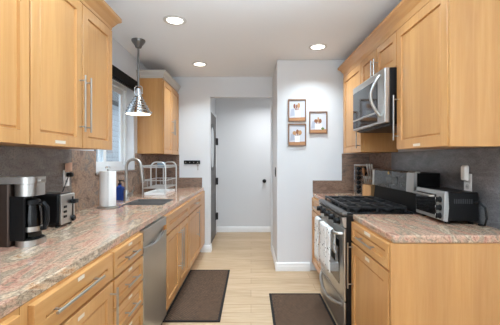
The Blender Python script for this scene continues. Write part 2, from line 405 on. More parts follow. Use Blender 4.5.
# ------------------------------------------------------------------ cabinets
def side_P(xf, s):
    return lambda u, v, d: Vector((xf + s * d, u, v))
def bar_handle(parent, axis, x, y, z, length, s, r=0.0056, off=0.034):
    """bar pull; (x, y, z) is the centre on the front face, s the outward x direction"""
    mb = MB(); xo = x + s * off; h = length / 2
    if axis == 'z':
        mb.cyl((xo, y, z - h), (xo, y, z + h), r, n=10)
        for q in (-h + 0.03, h - 0.03): mb.cyl((x - s * 0.001, y, z + q), (xo, y, z + q), r * 0.8, n=8)
    else:
        mb.cyl((xo, y - h, z), (xo, y + h, z), r, n=10)
        for q in (-h + 0.03, h - 0.03): mb.cyl((x - s * 0.001, y + q, z), (xo, y + q, z), r * 0.8, n=8)
    return build('handle', mb, HANDLE, parent, smooth=True)
def sticker(parent, x, y, z, s, wd_=0.046, ht=0.014):
    mb = MB().box(x, y - wd_ / 2, z - ht / 2, x + s * 0.0008, y + wd_ / 2, z + ht / 2)
    return build('label_sticker', mb, STICK, parent)
def front(kind, parent, xf, s, y0, z0, y1, z1, mat=None, ring=0.055, depth=0.012):
    mb = MB(); loops_panel(mb, side_P(xf, s), y0 + 0.003, z0 + 0.003, y1 - 0.003, z1 - 0.003, 0.02, ring, depth, pw=0.006)
    return build(kind, mb, mat or (WV if kind.endswith('door') else WH), parent)

XL = -0.65                     # left base fronts
XLE = -0.668                   # left counter edge
ZC0, ZC1 = 0.874, 0.914
TOE = 0.135
def base_body(parent, y0, y1, xf, s, xw, bottom=TOE, toe=0.07, open_gap=0.0):
    mb = MB(); xb = xf - s * 0.0205
    mb.box(xb, y0 + 0.0004, bottom, xw, y1 - 0.0004, ZC0 - 0.0005)
    mb.box(xb - s * toe, y0 + 0.0004, 0.0005, xw, y1 - 0.0004, bottom - 0.0002)
    return build('body', mb, WV, parent)

def hollow_body(parent, y0, y1, xf, xw):
    mb = MB(); xb = xf - 0.0205; y0 += 0.0004; y1 -= 0.0004; zt = ZC0 - 0.0005
    mb.box(xw, y0, TOE, xb, y0 + 0.018, zt).box(xw, y1 - 0.018, TOE, xb, y1, zt)
    mb.box(xw, y0 + 0.018, TOE, xb, y1 - 0.018, TOE + 0.018).box(xw, y0 + 0.018, TOE + 0.018, xw + 0.01, y1 - 0.018, zt)
    mb.box(xb - 0.02, y0 + 0.018, 0.70, xb, y1 - 0.018, zt)
    mb.box(xw, y0, 0.0005, xb - 0.07, y1, TOE - 0.0002)
    return build('body', mb, WV, parent)
def left_base(name, y0, y1, label):
    t = thing(name, ((XL + WL) / 2, (y0 + y1) / 2, 0), label, 'cabinet', 'left base cabinets')
    (hollow_body(t, y0, y1, XL, WL + 0.001) if name == 'sink_cabinet' else base_body(t, y0, y1, XL, 1, WL + 0.001))
    return t
ZT = 0.866
# cabinet nearest the camera
c = left_base('base_cabinet', 0.30, 0.925, 'maple base cabinet at the near left corner, mostly out of view under the counter')
d = front('drawer', c, XL, 1, 0.31, 0.735, 0.905, ZT); bar_handle(d, 'y', XL - 0.004, 0.61, 0.80, 0.3, 1)
d = front('door', c, XL, 1, 0.31, TOE, 0.905, 0.728); bar_handle(d, 'z', XL, 0.36, 0.58, 0.26, 1)
# wide drawer and door
c = left_base('base_cabinet', 0.927, 1.516, 'maple base cabinet with one wide drawer over a door, left of the drawer stack')
d = front('drawer', c, XL, 1, 0.957, 0.737, 1.51, ZT); bar_handle(d, 'y', XL - 0.009, 1.20, 0.805, 0.33, 1); sticker(d, XL, 1.225, 0.849, 1)
d = front('door', c, XL, 1, 0.957, TOE, 1.51, 0.730); bar_handle(d, 'z', XL, 1.478, 0.56, 0.30, 1); sticker(d, XL, 1.225, 0.70, 1)
# stack of five drawers
c = left_base('drawer_cabinet', 1.517, 1.932, 'maple cabinet of stacked narrow drawers beside the dishwasher')
zs = [TOE, 0.287, 0.434, 0.582, 0.730, ZT]
for i in range(5):
    d = front('drawer', c, XL, 1, 1.522, zs[i] + 0.003, 1.928, zs[i + 1] - 0.003, ring=0.035)
    bar_handle(d, 'y', XL - 0.009, 1.725, (zs[i] + zs[i + 1]) / 2 - 0.006, 0.17, 1); sticker(d, XL, 1.725, zs[i + 1] - 0.018, 1, 0.05, 0.013)
# sink cabinet
c = left_base('sink_cabinet', 2.462, 3.355, 'maple sink cabinet with two doors and a false drawer front beside the dishwasher')
front('drawer_front', c, XL, 1, 2.472, 0.72, 3.348, ZT)
d = front('door', c, XL, 1, 2.472, TOE, 2.908, 0.713); bar_handle(d, 'z', XL, 2.873, 0.50, 0.36, 1)
d = front('door', c, XL, 1, 2.912, TOE, 3.348, 0.713); bar_handle(d, 'z', XL, 2.947, 0.50, 0.36, 1)
# end cabinet
c = left_base('base_cabinet', 3.357, 4.50, 'maple base cabinet with one drawer over a door, at the far end by the doorway')
d = front('drawer', c, XL, 1, 3.365, 0.72, 4.16, ZT); bar_handle(d, 'y', XL - 0.009, 3.76, 0.793, 0.16, 1); sticker(d, XL, 3.76, 0.847, 1)
d = front('door', c, XL, 1, 3.365, TOE, 4.16, 0.713); bar_handle(d, 'z', XL, 3.84, 0.54, 0.32, 1)
build('filler_panel', MB().box(XL - 0.02, 4.166, TOE, XL, 4.499, ZT), WV, c)

# dishwasher
t = thing('dishwasher', ((XL + WL) / 2, 2.2, 0), 'stainless steel dishwasher between the drawer stack and the sink cabinet', 'dishwasher')
build('body', MB().box(WL + 0.002, 1.934, 0.0, XL - 0.03, 2.460, 0.868), BLACK, t)
mb = MB()
# door front: flat lower sheet, pocket handle scooped out near the top
ny = 13; prof = []
def dwz(frac): return 0.765 - 0.028 * math.sin(PI * frac)
mb.box(XL - 0.028, 1.938, 0.115, XL + 0.002, 2.456, 0.735, 0.004)
L = []
for i in range(ny):
    fr = i / (ny - 1); y = 1.938 + 0.518 * fr; zz = dwz(fr)
    L.append([Vector((XL - 0.028, y, 0.735)), Vector((XL + 0.002, y, 0.735)), Vector((XL + 0.002, y, zz)), Vector((XL - 0.002, y, zz + 0.005)), Vector((XL - 0.018, y, zz - 0.004)), Vector((XL - 0.028, y, zz))])
mb.loops(L, True, True)
build('door', mb, STEEL_V, t)
L = []
for i in range(ny):
    fr = i / (ny - 1); y = 1.938 + 0.518 * fr; zz = 0.806 + 0.014 * math.sin(PI * fr)
    L.append([Vector((XL - 0.028, y, 0.73)), Vector((XL - 0.024, y, 0.73)), Vector((XL - 0.02, y, zz - 0.006)), Vector((XL + 0.0, y, zz)), Vector((XL + 0.001, y, 0.868)), Vector((XL - 0.028, y, 0.868))])
mb = MB().loops(L, True, True); build('control_strip', mb, STEEL_H, t, smooth=True)
build('toe_panel', MB().box(XL - 0.09, 1.94, 0.002, XL - 0.075, 2.455, 0.11), BLACK, t)

# left countertop with the sink cut-out
SX0, SX1, SY0, SY1 = -1.13, -0.76, 2.74, 3.20
def slab_hole(xs, ys, z0, z1, holes):
    mb = MB(); V = {}
    def g(i, j, k):
        if (i, j, k) not in V: V[(i, j, k)] = mb.bm.verts.new((xs[i], ys[j], (z0, z1)[k]))
        return V[(i, j, k)]
    cells = {(i, j) for i in range(len(xs) - 1) for j in range(len(ys) - 1)} - set(holes)
    for (i, j) in cells:
        for k in (0, 1): mb.bm.faces.new([g(i, j, k), g(i + 1, j, k), g(i + 1, j + 1, k), g(i, j + 1, k)])
        for (di, dj, a, b) in ((-1, 0, (i, j), (i, j + 1)), (1, 0, (i + 1, j), (i + 1, j + 1)), (0, -1, (i, j), (i + 1, j)), (0, 1, (i, j + 1), (i + 1, j + 1))):
            if (i + di, j + dj) not in cells:
                mb.bm.faces.new([g(*a, 0), g(*b, 0), g(*b, 1), g(*a, 1)])
    return mb
mb = slab_hole([WL + 0.001, SX0, SX1, XLE], [0.30, SY0, SY1, YD - 0.001], ZC0, ZC1, [(1, 1)])
tag(build('countertop', mb, GRAN, bevel=0.004), 'long polished pink-brown granite countertop along the left wall, with the sink', 'countertop')

# sink (two bowls hung under the counter)
t = thing('kitchen_sink', ((SX0 + SX1) / 2, (SY0 + SY1) / 2, 0.72), 'dark steel double-bowl sink set into the left granite counter', 'sink')
ymid = (SY0 + SY1) / 2
for (a, b) in ((SY0 + 0.001, ymid - 0.008), (ymid + 0.008, SY1 - 0.001)):
    x0, x1, zt, zb = SX0 + 0.001, SX1 - 0.001, ZC1 - 0.004, 0.70
    def R(i, z): return [Vector((x0 + i, a + i, z)), Vector((x1 - i, a + i, z)), Vector((x1 - i, b - i, z)), Vector((x0 + i, b - i, z))]
    mb = MB().loops([R(0.0, zb + 0.02), R(0.0, zt), R(0.005, zt), R(0.009, zb + 0.03), R(0.03, zb)], False, False)
    mb.loops([R(0.03, zb)], False, True)
    bo = build('bowl', mb, SINKM, t)
    build('drain', MB().lathe(((x0 + x1) / 2, (a + b) / 2, zb), [(0.045, 0.0005), (0.045, 0.003), (0.03, 0.003), (0.02, 0.001)], 20), CHROME, bo, smooth=True)
build('divider', MB().box(SX0 + 0.002, ymid - 0.0075, 0.73, SX1 - 0.002, ymid + 0.0075, ZC0 + 0.01, 0.004), SINKM, t)

# faucet
fx, fy = -1.185, 3.04
t = thing('faucet', (fx, fy, ZC1), 'tall chrome gooseneck kitchen faucet behind the sink', 'faucet')
build('base', MB().lathe((fx, fy, ZC1), [(0.03, 0.0003), (0.03, 0.006), (0.024, 0.012), (0.022, 0.09), (0.015, 0.10)], 20), HANDLE, t, smooth=True)
pts = [(fx, fy, ZC1 + 0.09), (fx, fy, 1.18), (fx, fy, 1.23)]
R_ = 0.072
for i in range(1, 13):
    a = PI - PI * i / 12
    pts.append((fx + R_ + R_ * math.cos(a), fy - 0.01 * i / 12, 1.235 + R_ * math.sin(a)))
pts.append((fx + 2 * R_ + 0.004, fy - 0.012, 1.20))
build('spout', MB().tube(pts, 0.0145, 12), HANDLE, t, smooth=True)
build('spray_head', MB().loops_circ([(Vector((fx + 2 * R_ + 0.004, fy - 0.012, 1.205)), 0.014), (Vector((fx + 2 * R_ + 0.008, fy - 0.012, 1.17)), 0.018), (Vector((fx + 2 * R_ + 0.016, fy - 0.012, 1.10)), 0.021), (Vector((fx + 2 * R_ + 0.017, fy - 0.012, 1.085)), 0.018)], 16), HANDLE, t, smooth=True)
build('lever', MB().tube([(fx + 0.018, fy, ZC1 + 0.055), (fx + 0.058, fy - 0.01, ZC1 + 0.06)], 0.02, 12).tube([(fx + 0.05, fy - 0.01, ZC1 + 0.057), (fx + 0.075, fy - 0.02, ZC1 + 0.10), (fx + 0.085, fy - 0.025, ZC1 + 0.135)], 0.006, 8), HANDLE, t, smooth=True)

# left upper cabinets
XU = -1.00; ZU0, ZU1 = 1.376, 2.262
def crown(parent, path, sgn, mat, z0=ZU1 - 0.02, name='crown_moulding', out=0.062, ht=0.10):
    """moulding along a plan path; outward is to the right of travel (sgn=1) or left (-1)"""
    prof = [(0.0, 0), (0.010, 0), (0.012, 0.018), (0.022, 0.03), (min(0.04, out * 0.7), 0.058), (out - 0.005, 0.07), (out, 0.076), (out, ht), (0, ht)]
    P = [Vector(p) for p in path]; L = []
    nrm = []
    for a, b in zip(P, P[1:]):
        d = (b - a).normalized(); nrm.append(Vector((d.y, -d.x)) * sgn)
    for i, p in enumerate(P):
        if i == 0: m = nrm[0]
        elif i == len(P) - 1: m = nrm[-1]
        else:
            m = nrm[i - 1] + nrm[i]; m = m / (m.dot(nrm[i]))
        L.append([Vector((p.x + m.x * o, p.y + m.y * o, z0 + z)) for o, z in prof])
    return build(name, MB().loops(L, True, True), mat, parent)
t = thing('wall_cabinet', (-1.16, 1.68, ZU0), 'large maple wall cabinet with three doors, hung above the coffee maker and toaster', 'cabinet')
build('body', MB().box(WL + 0.001, 0.40, ZU0, XU - 0.021, 2.312, ZU1), WV, t)
d = front('door', t, XU, 1, 0.95, ZU0 - 0.008, 1.448, ZU1 - 0.03, ring=0.06); bar_handle(d, 'z', XU, 0.99, 1.54, 0.26, 1)
d = front('door', t, XU, 1, 0.42, ZU0 - 0.008, 0.946, ZU1 - 0.03, ring=0.06)
d = front('door', t, XU, 1, 1.452, ZU0 - 0.008, 1.898, ZU1 - 0.03, ring=0.06); bar_handle(d, 'z', XU, 1.868, 1.63, 0.33, 1); sticker(d, XU, 1.68, ZU0 + 0.018, 1, 0.09, 0.016)
d = front('door', t, XU, 1, 1.902, ZU0 - 0.008, 2.309, ZU1 - 0.03, ring=0.06); bar_handle(d, 'z', XU, 1.935, 1.63, 0.33, 1)
crown(t, [(XU - 0.02, 0.40), (XU - 0.02, 2.312), (WL + 0.001, 2.312)], 1, WH)

# far upper cabinet
t = thing('wall_cabinet', (-1.17, 4.1, ZU0), 'narrow maple wall cabinet with pale crown at the far end, above the dish rack', 'cabinet')
build('body', MB().box(WL + 0.001, 3.74, ZU0, -1.037, YD - 0.001, ZU1), WV, t)
d = front('door', t, -1.016, 1, 3.744, ZU0 - 0.006, 4.128, ZU1 - 0.03, ring=0.05); bar_handle(d, 'z', -1.016, 4.098, 1.72, 0.20, 1)
d = front('door', t, -1.016, 1, 4.132, ZU0 - 0.006, 4.51, ZU1 - 0.03, ring=0.05); bar_handle(d, 'z', -1.016, 4.165, 1.72, 0.20, 1)
crown(t, [(WL + 0.001, 3.74), (-1.037, 3.74), (-1.037, YD - 0.001)], 1, flat('pale_crown_paint', (196, 188, 178), 0.5), z0=ZU1 - 0.005, out=0.045, ht=0.085)

# left backsplash
tag(build('backsplash_panel', MB().box(WL + 0.001, 0.30, ZC1 + 0.0005, WL + 0.018, 2.34, ZU0 - 0.001, 0.001), SLAB_GREY), 'grey stone backsplash slab behind the coffee maker and toaster', 'backsplash')
tag(build('backsplash_panel', MB().box(WL, 2.342, ZC1 + 0.0005, WL + 0.018, WY0, ZU0 - 0.001, 0.001), SLAB_BROWN), 'mottled brown stone backsplash slab behind the paper towel roll', 'backsplash')
tag(build('backsplash_panel', MB().box(WL, WY0 + 0.001, ZC1 + 0.0005, WL + 0.018, WY1 + 0.03, WZ0 - 0.022, 0.001), SLAB_BROWN), 'low brown stone backsplash below the window sill behind the faucet', 'backsplash')
tag(build('backsplash_panel', MB().box(WL, WY1 + 0.031, ZC1 + 0.0005, WL + 0.018, YD - 0.0005, ZU0 - 0.001, 0.001), SLAB_BROWN), 'brown stone backsplash slab on the left wall beside the dish rack', 'backsplash')
mb = MB().box(WL + 0.019, YD - 0.018, ZC1 + 0.0005, -1.012, YD, ZU0 - 0.001, 0.001).box(-1.0118, YD - 0.018, ZC1 + 0.0005, -0.69, YD, 1.052, 0.001)
tag(build('backsplash_panel', mb, SLAB_RED), 'stepped brown stone backsplash on the doorway wall behind the dish rack', 'backsplash')

# ------------------------------------------------------------------ right side
XRF, XRE = 0.712, 0.724
RY0, RY1 = 2.283, 3.058        # range
NY0 = 1.632
def right_base(y0, y1, label):
    t = thing('base_cabinet', ((XRF + WR) / 2, (y0 + y1) / 2, 0), label, 'cabinet', 'right base cabinets')
    base_body(t, y0, y1, XRF, -1, WR - 0.001); return t
c = right_base(NY0 + 0.02, RY0 - 0.003, 'maple base cabinet with plain end panel, nearest on the right beside the range')
build('end_panel', MB().box(XRF + 0.003, NY0 + 0.004, 0.0005, WR - 0.002, NY0 + 0.0195, ZC0 - 0.001, 0.001), WV, c)
d = front('drawer', c, XRF, -1, NY0 + 0.024, 0.725, RY0 - 0.008, ZT, ring=0.04); bar_handle(d, 'y', XRF + 0.009, 1.97, 0.79, 0.26, -1); sticker(d, XRF, 1.96, 0.846, -1, 0.1, 0.02)
d = front('door', c, XRF, -1, NY0 + 0.024, TOE - 0.03, RY0 - 0.008, 0.718, ring=0.062); bar_handle(d, 'z', XRF, RY0 - 0.04, 0.56, 0.32, -1); sticker(d, XRF, 1.96, 0.69, -1, 0.07, 0.02)
c = right_base(RY1 + 0.003, YP - 0.001, 'maple base cabinet on the far side of the range, against the picture wall')
d = front('drawer', c, XRF, -1, RY1 + 0.01, 0.725, YP - 0.006, ZT, ring=0.04); bar_handle(d, 'y', XRF + 0.009, 3.41, 0.79, 0.2, -1)
d = front('door', c, XRF, -1, RY1 + 0.01, TOE - 0.03, YP - 0.006, 0.718, ring=0.062); bar_handle(d, 'z', XRF, 3.12, 0.56, 0.3, -1)
tag(build('countertop', MB().box(XRE, NY0, ZC0, WR - 0.001, RY0 - 0.002, ZC1), GRAN, bevel=0.009), 'pink granite countertop under the toaster oven, near right', 'countertop', None)
tag(build('countertop', MB().box(XRE, RY1 + 0.002, ZC0, WR - 0.001, YP - 0.001, ZC1), GRAN, bevel=0.009), 'short pink granite countertop under the knife block beyond the range', 'countertop', None)

# right backsplash
tag(build('backsplash_panel', MB().box(WR - 0.018, NY0, ZC1 + 0.0005, WR - 0.001, 3.15, ZU0 - 0.001, 0.001), SLAB_DARK), 'charcoal stone backsplash slab behind the range and toaster oven', 'backsplash')
tag(build('backsplash_panel', MB().box(WR - 0.018, 3.152, ZC1 + 0.0005, WR, YP, ZU0 - 0.001, 0.001), SLAB_RED), 'dark red-brown stone backsplash slab behind the knife block', 'backsplash')
mb = MB().box(1.065, YP - 0.018, ZC1 + 0.0005, WR - 0.019, YP, ZU0 - 0.001, 0.001).box(XRE, YP - 0.018, ZC1 + 0.0005, 1.0648, YP, 1.06, 0.001)
tag(build('backsplash_panel', mb, SLAB_RED), 'stepped red-brown stone backsplash on the picture wall behind the spice rack', 'backsplash')

# right upper cabinets
XV = 1.045; UY0, UY1 = 1.70, 3.63
MY0, MY1 = 2.300, 3.040
def right_upper(y0, y1, z0, label):
    t = thing('wall_cabinet', ((XV + WR) / 2, (y0 + y1) / 2, z0), label, 'cabinet', 'right wall cabinets')
    build('body', MB().box(XV + 0.021, y0 + 0.0005, z0, WR - 0.001, y1 - 0.0005, ZU1), WV, t); return t
c = right_upper(UY0, MY0, ZU0, 'large single-door maple wall cabinet nearest on the right, above the toaster oven')
build('end_panel', MB().box(XV + 0.004, UY0 - 0.014, ZU0 - 0.004, WR - 0.002, UY0, ZU1, 0.001), WV, c)
d = front('door', c, XV, -1, UY0 + 0.002, ZU0 - 0.004, MY0 - 0.002, ZU1 - 0.03, ring=0.062); bar_handle(d, 'z', XV, MY0 - 0.03, 1.60, 0.32, -1); sticker(d, XV, 2.02, ZU0 + 0.02, -1, 0.085, 0.016)
c = right_upper(MY0, MY1, 1.975, 'short maple wall cabinet with two small doors, directly above the microwave')
d = front('door', c, XV, -1, MY0 + 0.002, 1.972, 2.668, ZU1 - 0.03, ring=0.055); bar_handle(d, 'z', XV, 2.64, 2.06, 0.15, -1)
d = front('door', c, XV, -1, 2.672, 1.972, MY1 - 0.002, ZU1 - 0.03, ring=0.055); bar_handle(d, 'z', XV, 2.70, 2.06, 0.15, -1)
c = right_upper(MY1, UY1, ZU0, 'tall single-door maple wall cabinet at the far right, beyond the microwave')
d = front('door', c, XV, -1, MY1 + 0.002, ZU0 - 0.004, UY1 - 0.002, ZU1 - 0.03, ring=0.062); bar_handle(d, 'z', XV, MY1 + 0.035, 1.56, 0.3, -1)
t = thing('crown_moulding', ((XV + WR) / 2, 2.6, ZU1), 'maple crown moulding running along the tops of the right wall cabinets', 'moulding')
crown(t, [(WR - 0.001, UY0 - 0.014), (XV + 0.016, UY0 - 0.014), (XV + 0.016, UY1), (WR - 0.001, UY1)], -1, WH, z0=ZU1 + 0.0005 - 0.0, name='moulding_run', ht=0.095)
build('frieze', MB().box(XV + 0.004, UY0 - 0.012, ZU1 - 0.027, XV + 0.0205, UY1 - 0.002, ZU1 + 0.05), WH, t)

# microwave
mx = 0.965
t = thing('microwave', (1.18, (MY0 + MY1) / 2, 1.565), 'stainless over-the-range microwave with black glass door and curved handle', 'microwave')
mw0, mw1 = MY0 + 0.012, MY1 - 0.012
build('body', MB().box(mx + 0.04, mw0, 1.56, WR - 0.019, mw1, 1.971, 0.004), BLACK, t)
mb = MB().box(mx, mw0, 1.572, mx + 0.039, mw1, 1.97, 0.006); build('door', mb, STEEL_H, t)
dw = build('door_window', MB().box(mx - 0.0025, mw0 + 0.13, 1.672, mx + 0.004, mw1 - 0.012, 1.915, 0.001), BLACKG, t)
build('control_panel', MB().box(mx - 0.0025, mw0 + 0.13, 1.59, mx + 0.004, mw1 - 0.012, 1.655, 0.001), BLACKG, t)
build('trim_strip', MB().box(mx - 0.004, mw0 + 0.13, 1.656, mx + 0.003, mw1 - 0.012, 1.671, 0.001), STEEL_H, t)
pts = [(mx - 0.001, mw0 + 0.075, 1.63)]
for i in range(0, 13):
    q = i / 12; pts.append((mx - 0.012 - 0.05 * math.sin(PI * q), mw0 + 0.075 + 0.028 * math.sin(PI * q), 1.635 + 0.29 * q))
pts.append((mx - 0.001, mw0 + 0.075, 1.93))
build('handle', MB().tube(pts, 0.012, 10), STEEL_V, t, smooth=True)
build('vent_grille', MB().box(mx + 0.05, mw0 + 0.03, 1.553, WR - 0.05, mw1 - 0.03, 1.5595, 0.001), flat('grille_grey', (70, 70, 72), 0.4, 0.6), t)

# range
t = thing('gas_range', ((0.66 + WR) / 2, (RY0 + RY1) / 2, 0), 'stainless and black gas range with dish towels on its oven door', 'range')
rx = 0.668
build('body', MB().box(rx + 0.013, RY0 + 0.002, 0.03, 1.35, RY1 - 0.002, 0.90, 0.002).box(rx + 0.09, RY0 + 0.03, 0.0, 1.33, RY1 - 0.03, 0.029), BLACK, t)
# cooktop with a rounded stainless front lip
build('cooktop', MB().box(rx - 0.012, RY0 + 0.001, 0.9015, 1.16, RY1 - 0.001, 0.925, 0.006), BLACKG, t)
build('front_lip', MB().box(rx - 0.024, RY0, 0.896, rx + 0.03, RY1, 0.93, 0.014, 4), flat('lip_steel', (112, 110, 108), 0.38, 0.9), t)
cp = build('control_panel', MB().prism([(rx - 0.022, 0.889), (rx + 0.0125, 0.889), (rx + 0.0125, 0.815), (rx - 0.002, 0.815)], 'y', RY0 + 0.002, RY1 - 0.002), STEEL_H, t)
for i in range(5):
    y = RY0 + 0.09 + i * (RY1 - RY0 - 0.18) / 4
    mb = MB().lathe((0, y, 0), [(0.029, 0.0), (0.029, -0.006), (0.023, -0.01), (0.021, -0.034), (0.017, -0.037)], 20, axis='x')
    mb.box(-0.045, y - 0.005, -0.02, -0.03, y + 0.005, 0.02, 0.002)
    mb.xform(Matrix.Translation((rx - 0.013, 0, 0.852)))
    build('knob', mb, BLACK, cp, smooth=True)
od = build('oven_door', MB().box(rx - 0.004, RY0 + 0.003, 0.285, rx + 0.0125, RY1 - 0.003, 0.806, 0.006), STEEL_H, t)
build('oven_window', MB().box(rx - 0.0065, RY0 + 0.12, 0.37, rx, RY1 - 0.12, 0.70, 0.001), OVENG, od)
HZ, HX = 0.765, rx - 0.062
pts = [(rx - 0.003, RY0 + 0.045, HZ), (rx - 0.03, RY0 + 0.048, HZ)]
for i in range(0, 15):
    q = i / 14; pts.append((HX + 0.008 - 0.012 * math.sin(PI * q), RY0 + 0.07 + q * (RY1 - RY0 - 0.14), HZ))
pts += [(rx - 0.03, RY1 - 0.048, HZ), (rx - 0.003, RY1 - 0.045, HZ)]
build('door_handle', MB().tube(pts, 0.0125, 10), STEEL_H, od, smooth=True)
dr = build('warming_drawer', MB().box(rx - 0.004, RY0 + 0.003, 0.04, rx + 0.0125, RY1 - 0.003, 0.277, 0.006), STEEL_H, t)
pts = []
for i in range(0, 17):
    q = i / 16; pts.append((rx - 0.004 - 0.045 * math.sin(PI * q) ** 0.6, RY0 + 0.05 + q * (RY1 - RY0 - 0.10), 0.246 - 0.05 * math.sin(PI * q)))
build('drawer_handle', MB().tube(pts, 0.0135, 10), STEEL_H, dr, smooth=True)
# burners and grates
bx = [0.80, 1.04]; by = [RY0 + 0.16, RY1 - 0.16]
cent = [(x, y) for x in bx for y in by] + [(0.92, (RY0 + RY1) / 2)]
for (x, y) in cent:
    build('burner', MB().lathe((x, y, 0.9255), [(0.05, 0), (0.05, 0.008), (0.038, 0.010), (0.038, 0.017), (0.034, 0.02)], 20), IRON, t, smooth=True)
gw = (RY1 - RY0 - 0.06) / 3
for i in range(3):
    y0 = RY0 + 0.03 + i * gw + 0.004; y1 = y0 + gw - 0.008; x0, x1 = 0.70, 1.13
    mb = MB(); z0, z1 = 0.948, 0.962; b = 0.007
    for y in (y0 + b, y1 - b): mb.box(x0, y - b, z0, x1, y + b, z1, 0.002)
    for x in (x0 + b, 0.80, (x0 + x1) / 2, 1.03, x1 - b): mb.box(x - b, y0, z0, x + b, y1, z1 + 0.003, 0.002)
    ym_ = (y0 + y1) / 2
    mb.box(x0, ym_ - b, z0, x1, ym_ + b, z1 + 0.006, 0.002)
    for x in (x0 + b, (x0 + x1) / 2, x1 - b):
        for y in (y0 + b, y1 - b): mb.box(x - b, y - b, 0.9255, x + b, y + b, z0 + 0.001)
    build('grate', mb, IRON, t)
# back guard
build('back_guard', MB().prism([(1.168, 0.9262), (1.186, 1.062), (1.186, 1.205), (1.35, 1.205), (1.35, 0.9262)], 'y', RY0 + 0.004, RY1 - 0.004), flat('enamel_black', (10, 10, 10), 0.5, 0, 0.12), t)
gp = [(1.158, 1.066), (1.164, 1.205), (1.176, 1.2165), (1.207, 1.2165), (1.207, 1.206), (1.1855, 1.206), (1.1855, 1.066)]
build('guard_panel', MB().prism(gp, 'y', RY0 + 0.11, RY1 - 0.045), GREYGLASS, t)
for (a, b) in ((RY0 + 0.001, RY0 + 0.109), (RY1 - 0.044, RY1 - 0.001)):
    build('guard_end_cap', MB().prism(gp, 'y', a, b), STEEL_V, t)
yc = (RY0 + RY1) / 2
build('clock_display', MB().box(1.1575, yc - 0.13, 1.105, 1.1595, yc + 0.07, 1.165), flat('display_grey', (60, 60, 58), 0.25), t)
em = MB().lathe((1.1605, yc + 0.03, 1.19), [(0.012, 0.002), (0.012, -0.0035), (0.008, -0.0042)], 16, axis='x'); build('emblem', em, GOLD, t)

# towels on the oven handle
def towel(y0, y1, zb, label, back=0.16, amp=0.004):
    pr = []; r = 0.0185; hx = HX + 0.002
    for z in [zb + (HZ - zb) * i / 8 for i in range(9)]: pr.append((hx - r, z))
    for i in range(1, 6): a = PI - PI * i / 6; pr.append((hx + r * math.cos(a), HZ + r * math.sin(a)))
    for z in [HZ - (back) * i / 5 for i in range(6)]: pr.append((hx + r, z))
    n = 13; L = []
    for j in range(n):
        y = y0 + (y1 - y0) * j / (n - 1); row = []
        for k, (x, z) in enumerate(pr):
            fall = max(0, (HZ - z)) / 0.4
            row.append(Vector((x - amp * abs(math.sin(j * 1.15)) * (1 + 1.5 * fall) if x < hx else x, y + 0.006 * math.sin(k * 0.7) * fall, z)))
        L.append(row)
    mb = MB().loops(L, closed=False)
    o = build('dish_towel', mb, TOWEL, smooth=True, origin=(HX, (y0 + y1) / 2, zb))
    s = o.modifiers.new('thick', 'SOLIDIFY'); s.thickness = 0.004; s.offset = 0
    return tag(o, label, 'towel', 'dish towels on the oven handle')
towel(2.79, 2.93, 0.42, 'printed white dish towel on the oven handle, farthest from the camera')
towel(2.50, 2.72, 0.44, 'wide white printed dish towel over the middle of the oven handle')
towel(2.385, 2.475, 0.46, 'narrow printed dish towel on the oven handle, nearest the camera')

# knife block
kx, ky = 1.215, 3.22
t = thing('knife_block', (kx, ky, ZC1 + 0.0005), 'slanted light wood knife block beyond the range', 'knife block', rz=0.5)
mb = MB().prism([(-0.075, 0), (0.075, 0), (0.075, 0.20), (0.045, 0.225), (-0.02, 0.15), (-0.075, 0.13)], 'y', -0.052, 0.052)
build('block', mb, BLOCKW, t, local=True, bevel=0.003)
Mb = Matrix.Translation((kx, ky, ZC1 + 0.0005)) @ Matrix.Rotation(0.5, 4, 'Z')
def knife(px, py, pz, length, label, r=0.011, mat=HANDLE):
    d = Vector((-0.25, 0, 0.95)).normalized()
    p0 = Vector((px, py, pz)); mb = MB()
    mb.loops_circ([(p0 + d * 0.002, r * 0.9), (p0 + d * 0.02, r), (p0 + d * (length * 0.5), r * 0.8), (p0 + d * (length * 0.9), r), (p0 + d * length, r * 0.6)], 10)
    mb.xform(Mb)
    o = build('knife', mb, mat, smooth=True, origin=tuple(Mb @ p0)); tag(o, label, 'knife', 'knives in the knife block')
for i, y in enumerate((-0.03, 0.0, 0.03)):
    knife(0.005, y, 0.186, 0.165, ['long steel-handled knife standing tallest in the block, left side of the upper row', 'long steel-handled knife in the middle of the block upper row', 'long steel-handled knife in the block upper row, nearest the range guard'][i] if False else ['steel knife in upper row of block, nearest the camera', 'steel knife in the middle of the upper row of the block', 'steel knife in upper row of block, nearest the backsplash'][i])
for i, y in enumerate((-0.038, -0.013, 0.013, 0.038)):
    knife(-0.05, y, 0.142, 0.085, ['small steak knife at the near end of the lower row in the block', 'small steak knife second from the near end in the lower row', 'small steak knife third from the near end in the lower row', 'small steak knife at the far end of the lower row in the block'][i], 0.009)
# scissors / wooden utensil handle beside the block
Ms = Vector((1.135, 3.30, ZC1))
mb = MB().lathe((1.225, 3.39, ZC1 + 0.0005), [(0.036, 0), (0.04, 0.01), (0.04, 0.13), (0.035, 0.13), (0.035, 0.012)], 20)
tag(build('utensil_crock', mb, flat('brown_crock', (150, 108, 72), 0.4), smooth=True, origin=(1.225, 3.39, ZC1)), 'small brown crock beside the knife block', 'crock')
for i, (a, b, lab) in enumerate(((-0.028, 0.0, 'wooden spoon leaning left in the small brown crock'), (0.012, -0.01, 'wooden spoon upright in the small brown crock'))):
    p0 = Vector((1.225 + a * 0.3, 3.39 + b, ZC1 + 0.02)); p1 = Vector((1.225 + a, 3.39 + b * 1.5, ZC1 + 0.235))
    d = (p1 - p0).normalized()
    mb = MB().loops_circ([(p0, 0.006), (p1, 0.006), (p1 + d * 0.02, 0.016), (p1 + d * 0.045, 0.02), (p1 + d * 0.065, 0.012), (p1 + d * 0.07, 0.004)], 10)
    tag(build('wooden_spoon', mb, SPOONW, smooth=True, origin=tuple(p0)), lab, 'spoon', 'spoons in the crock')

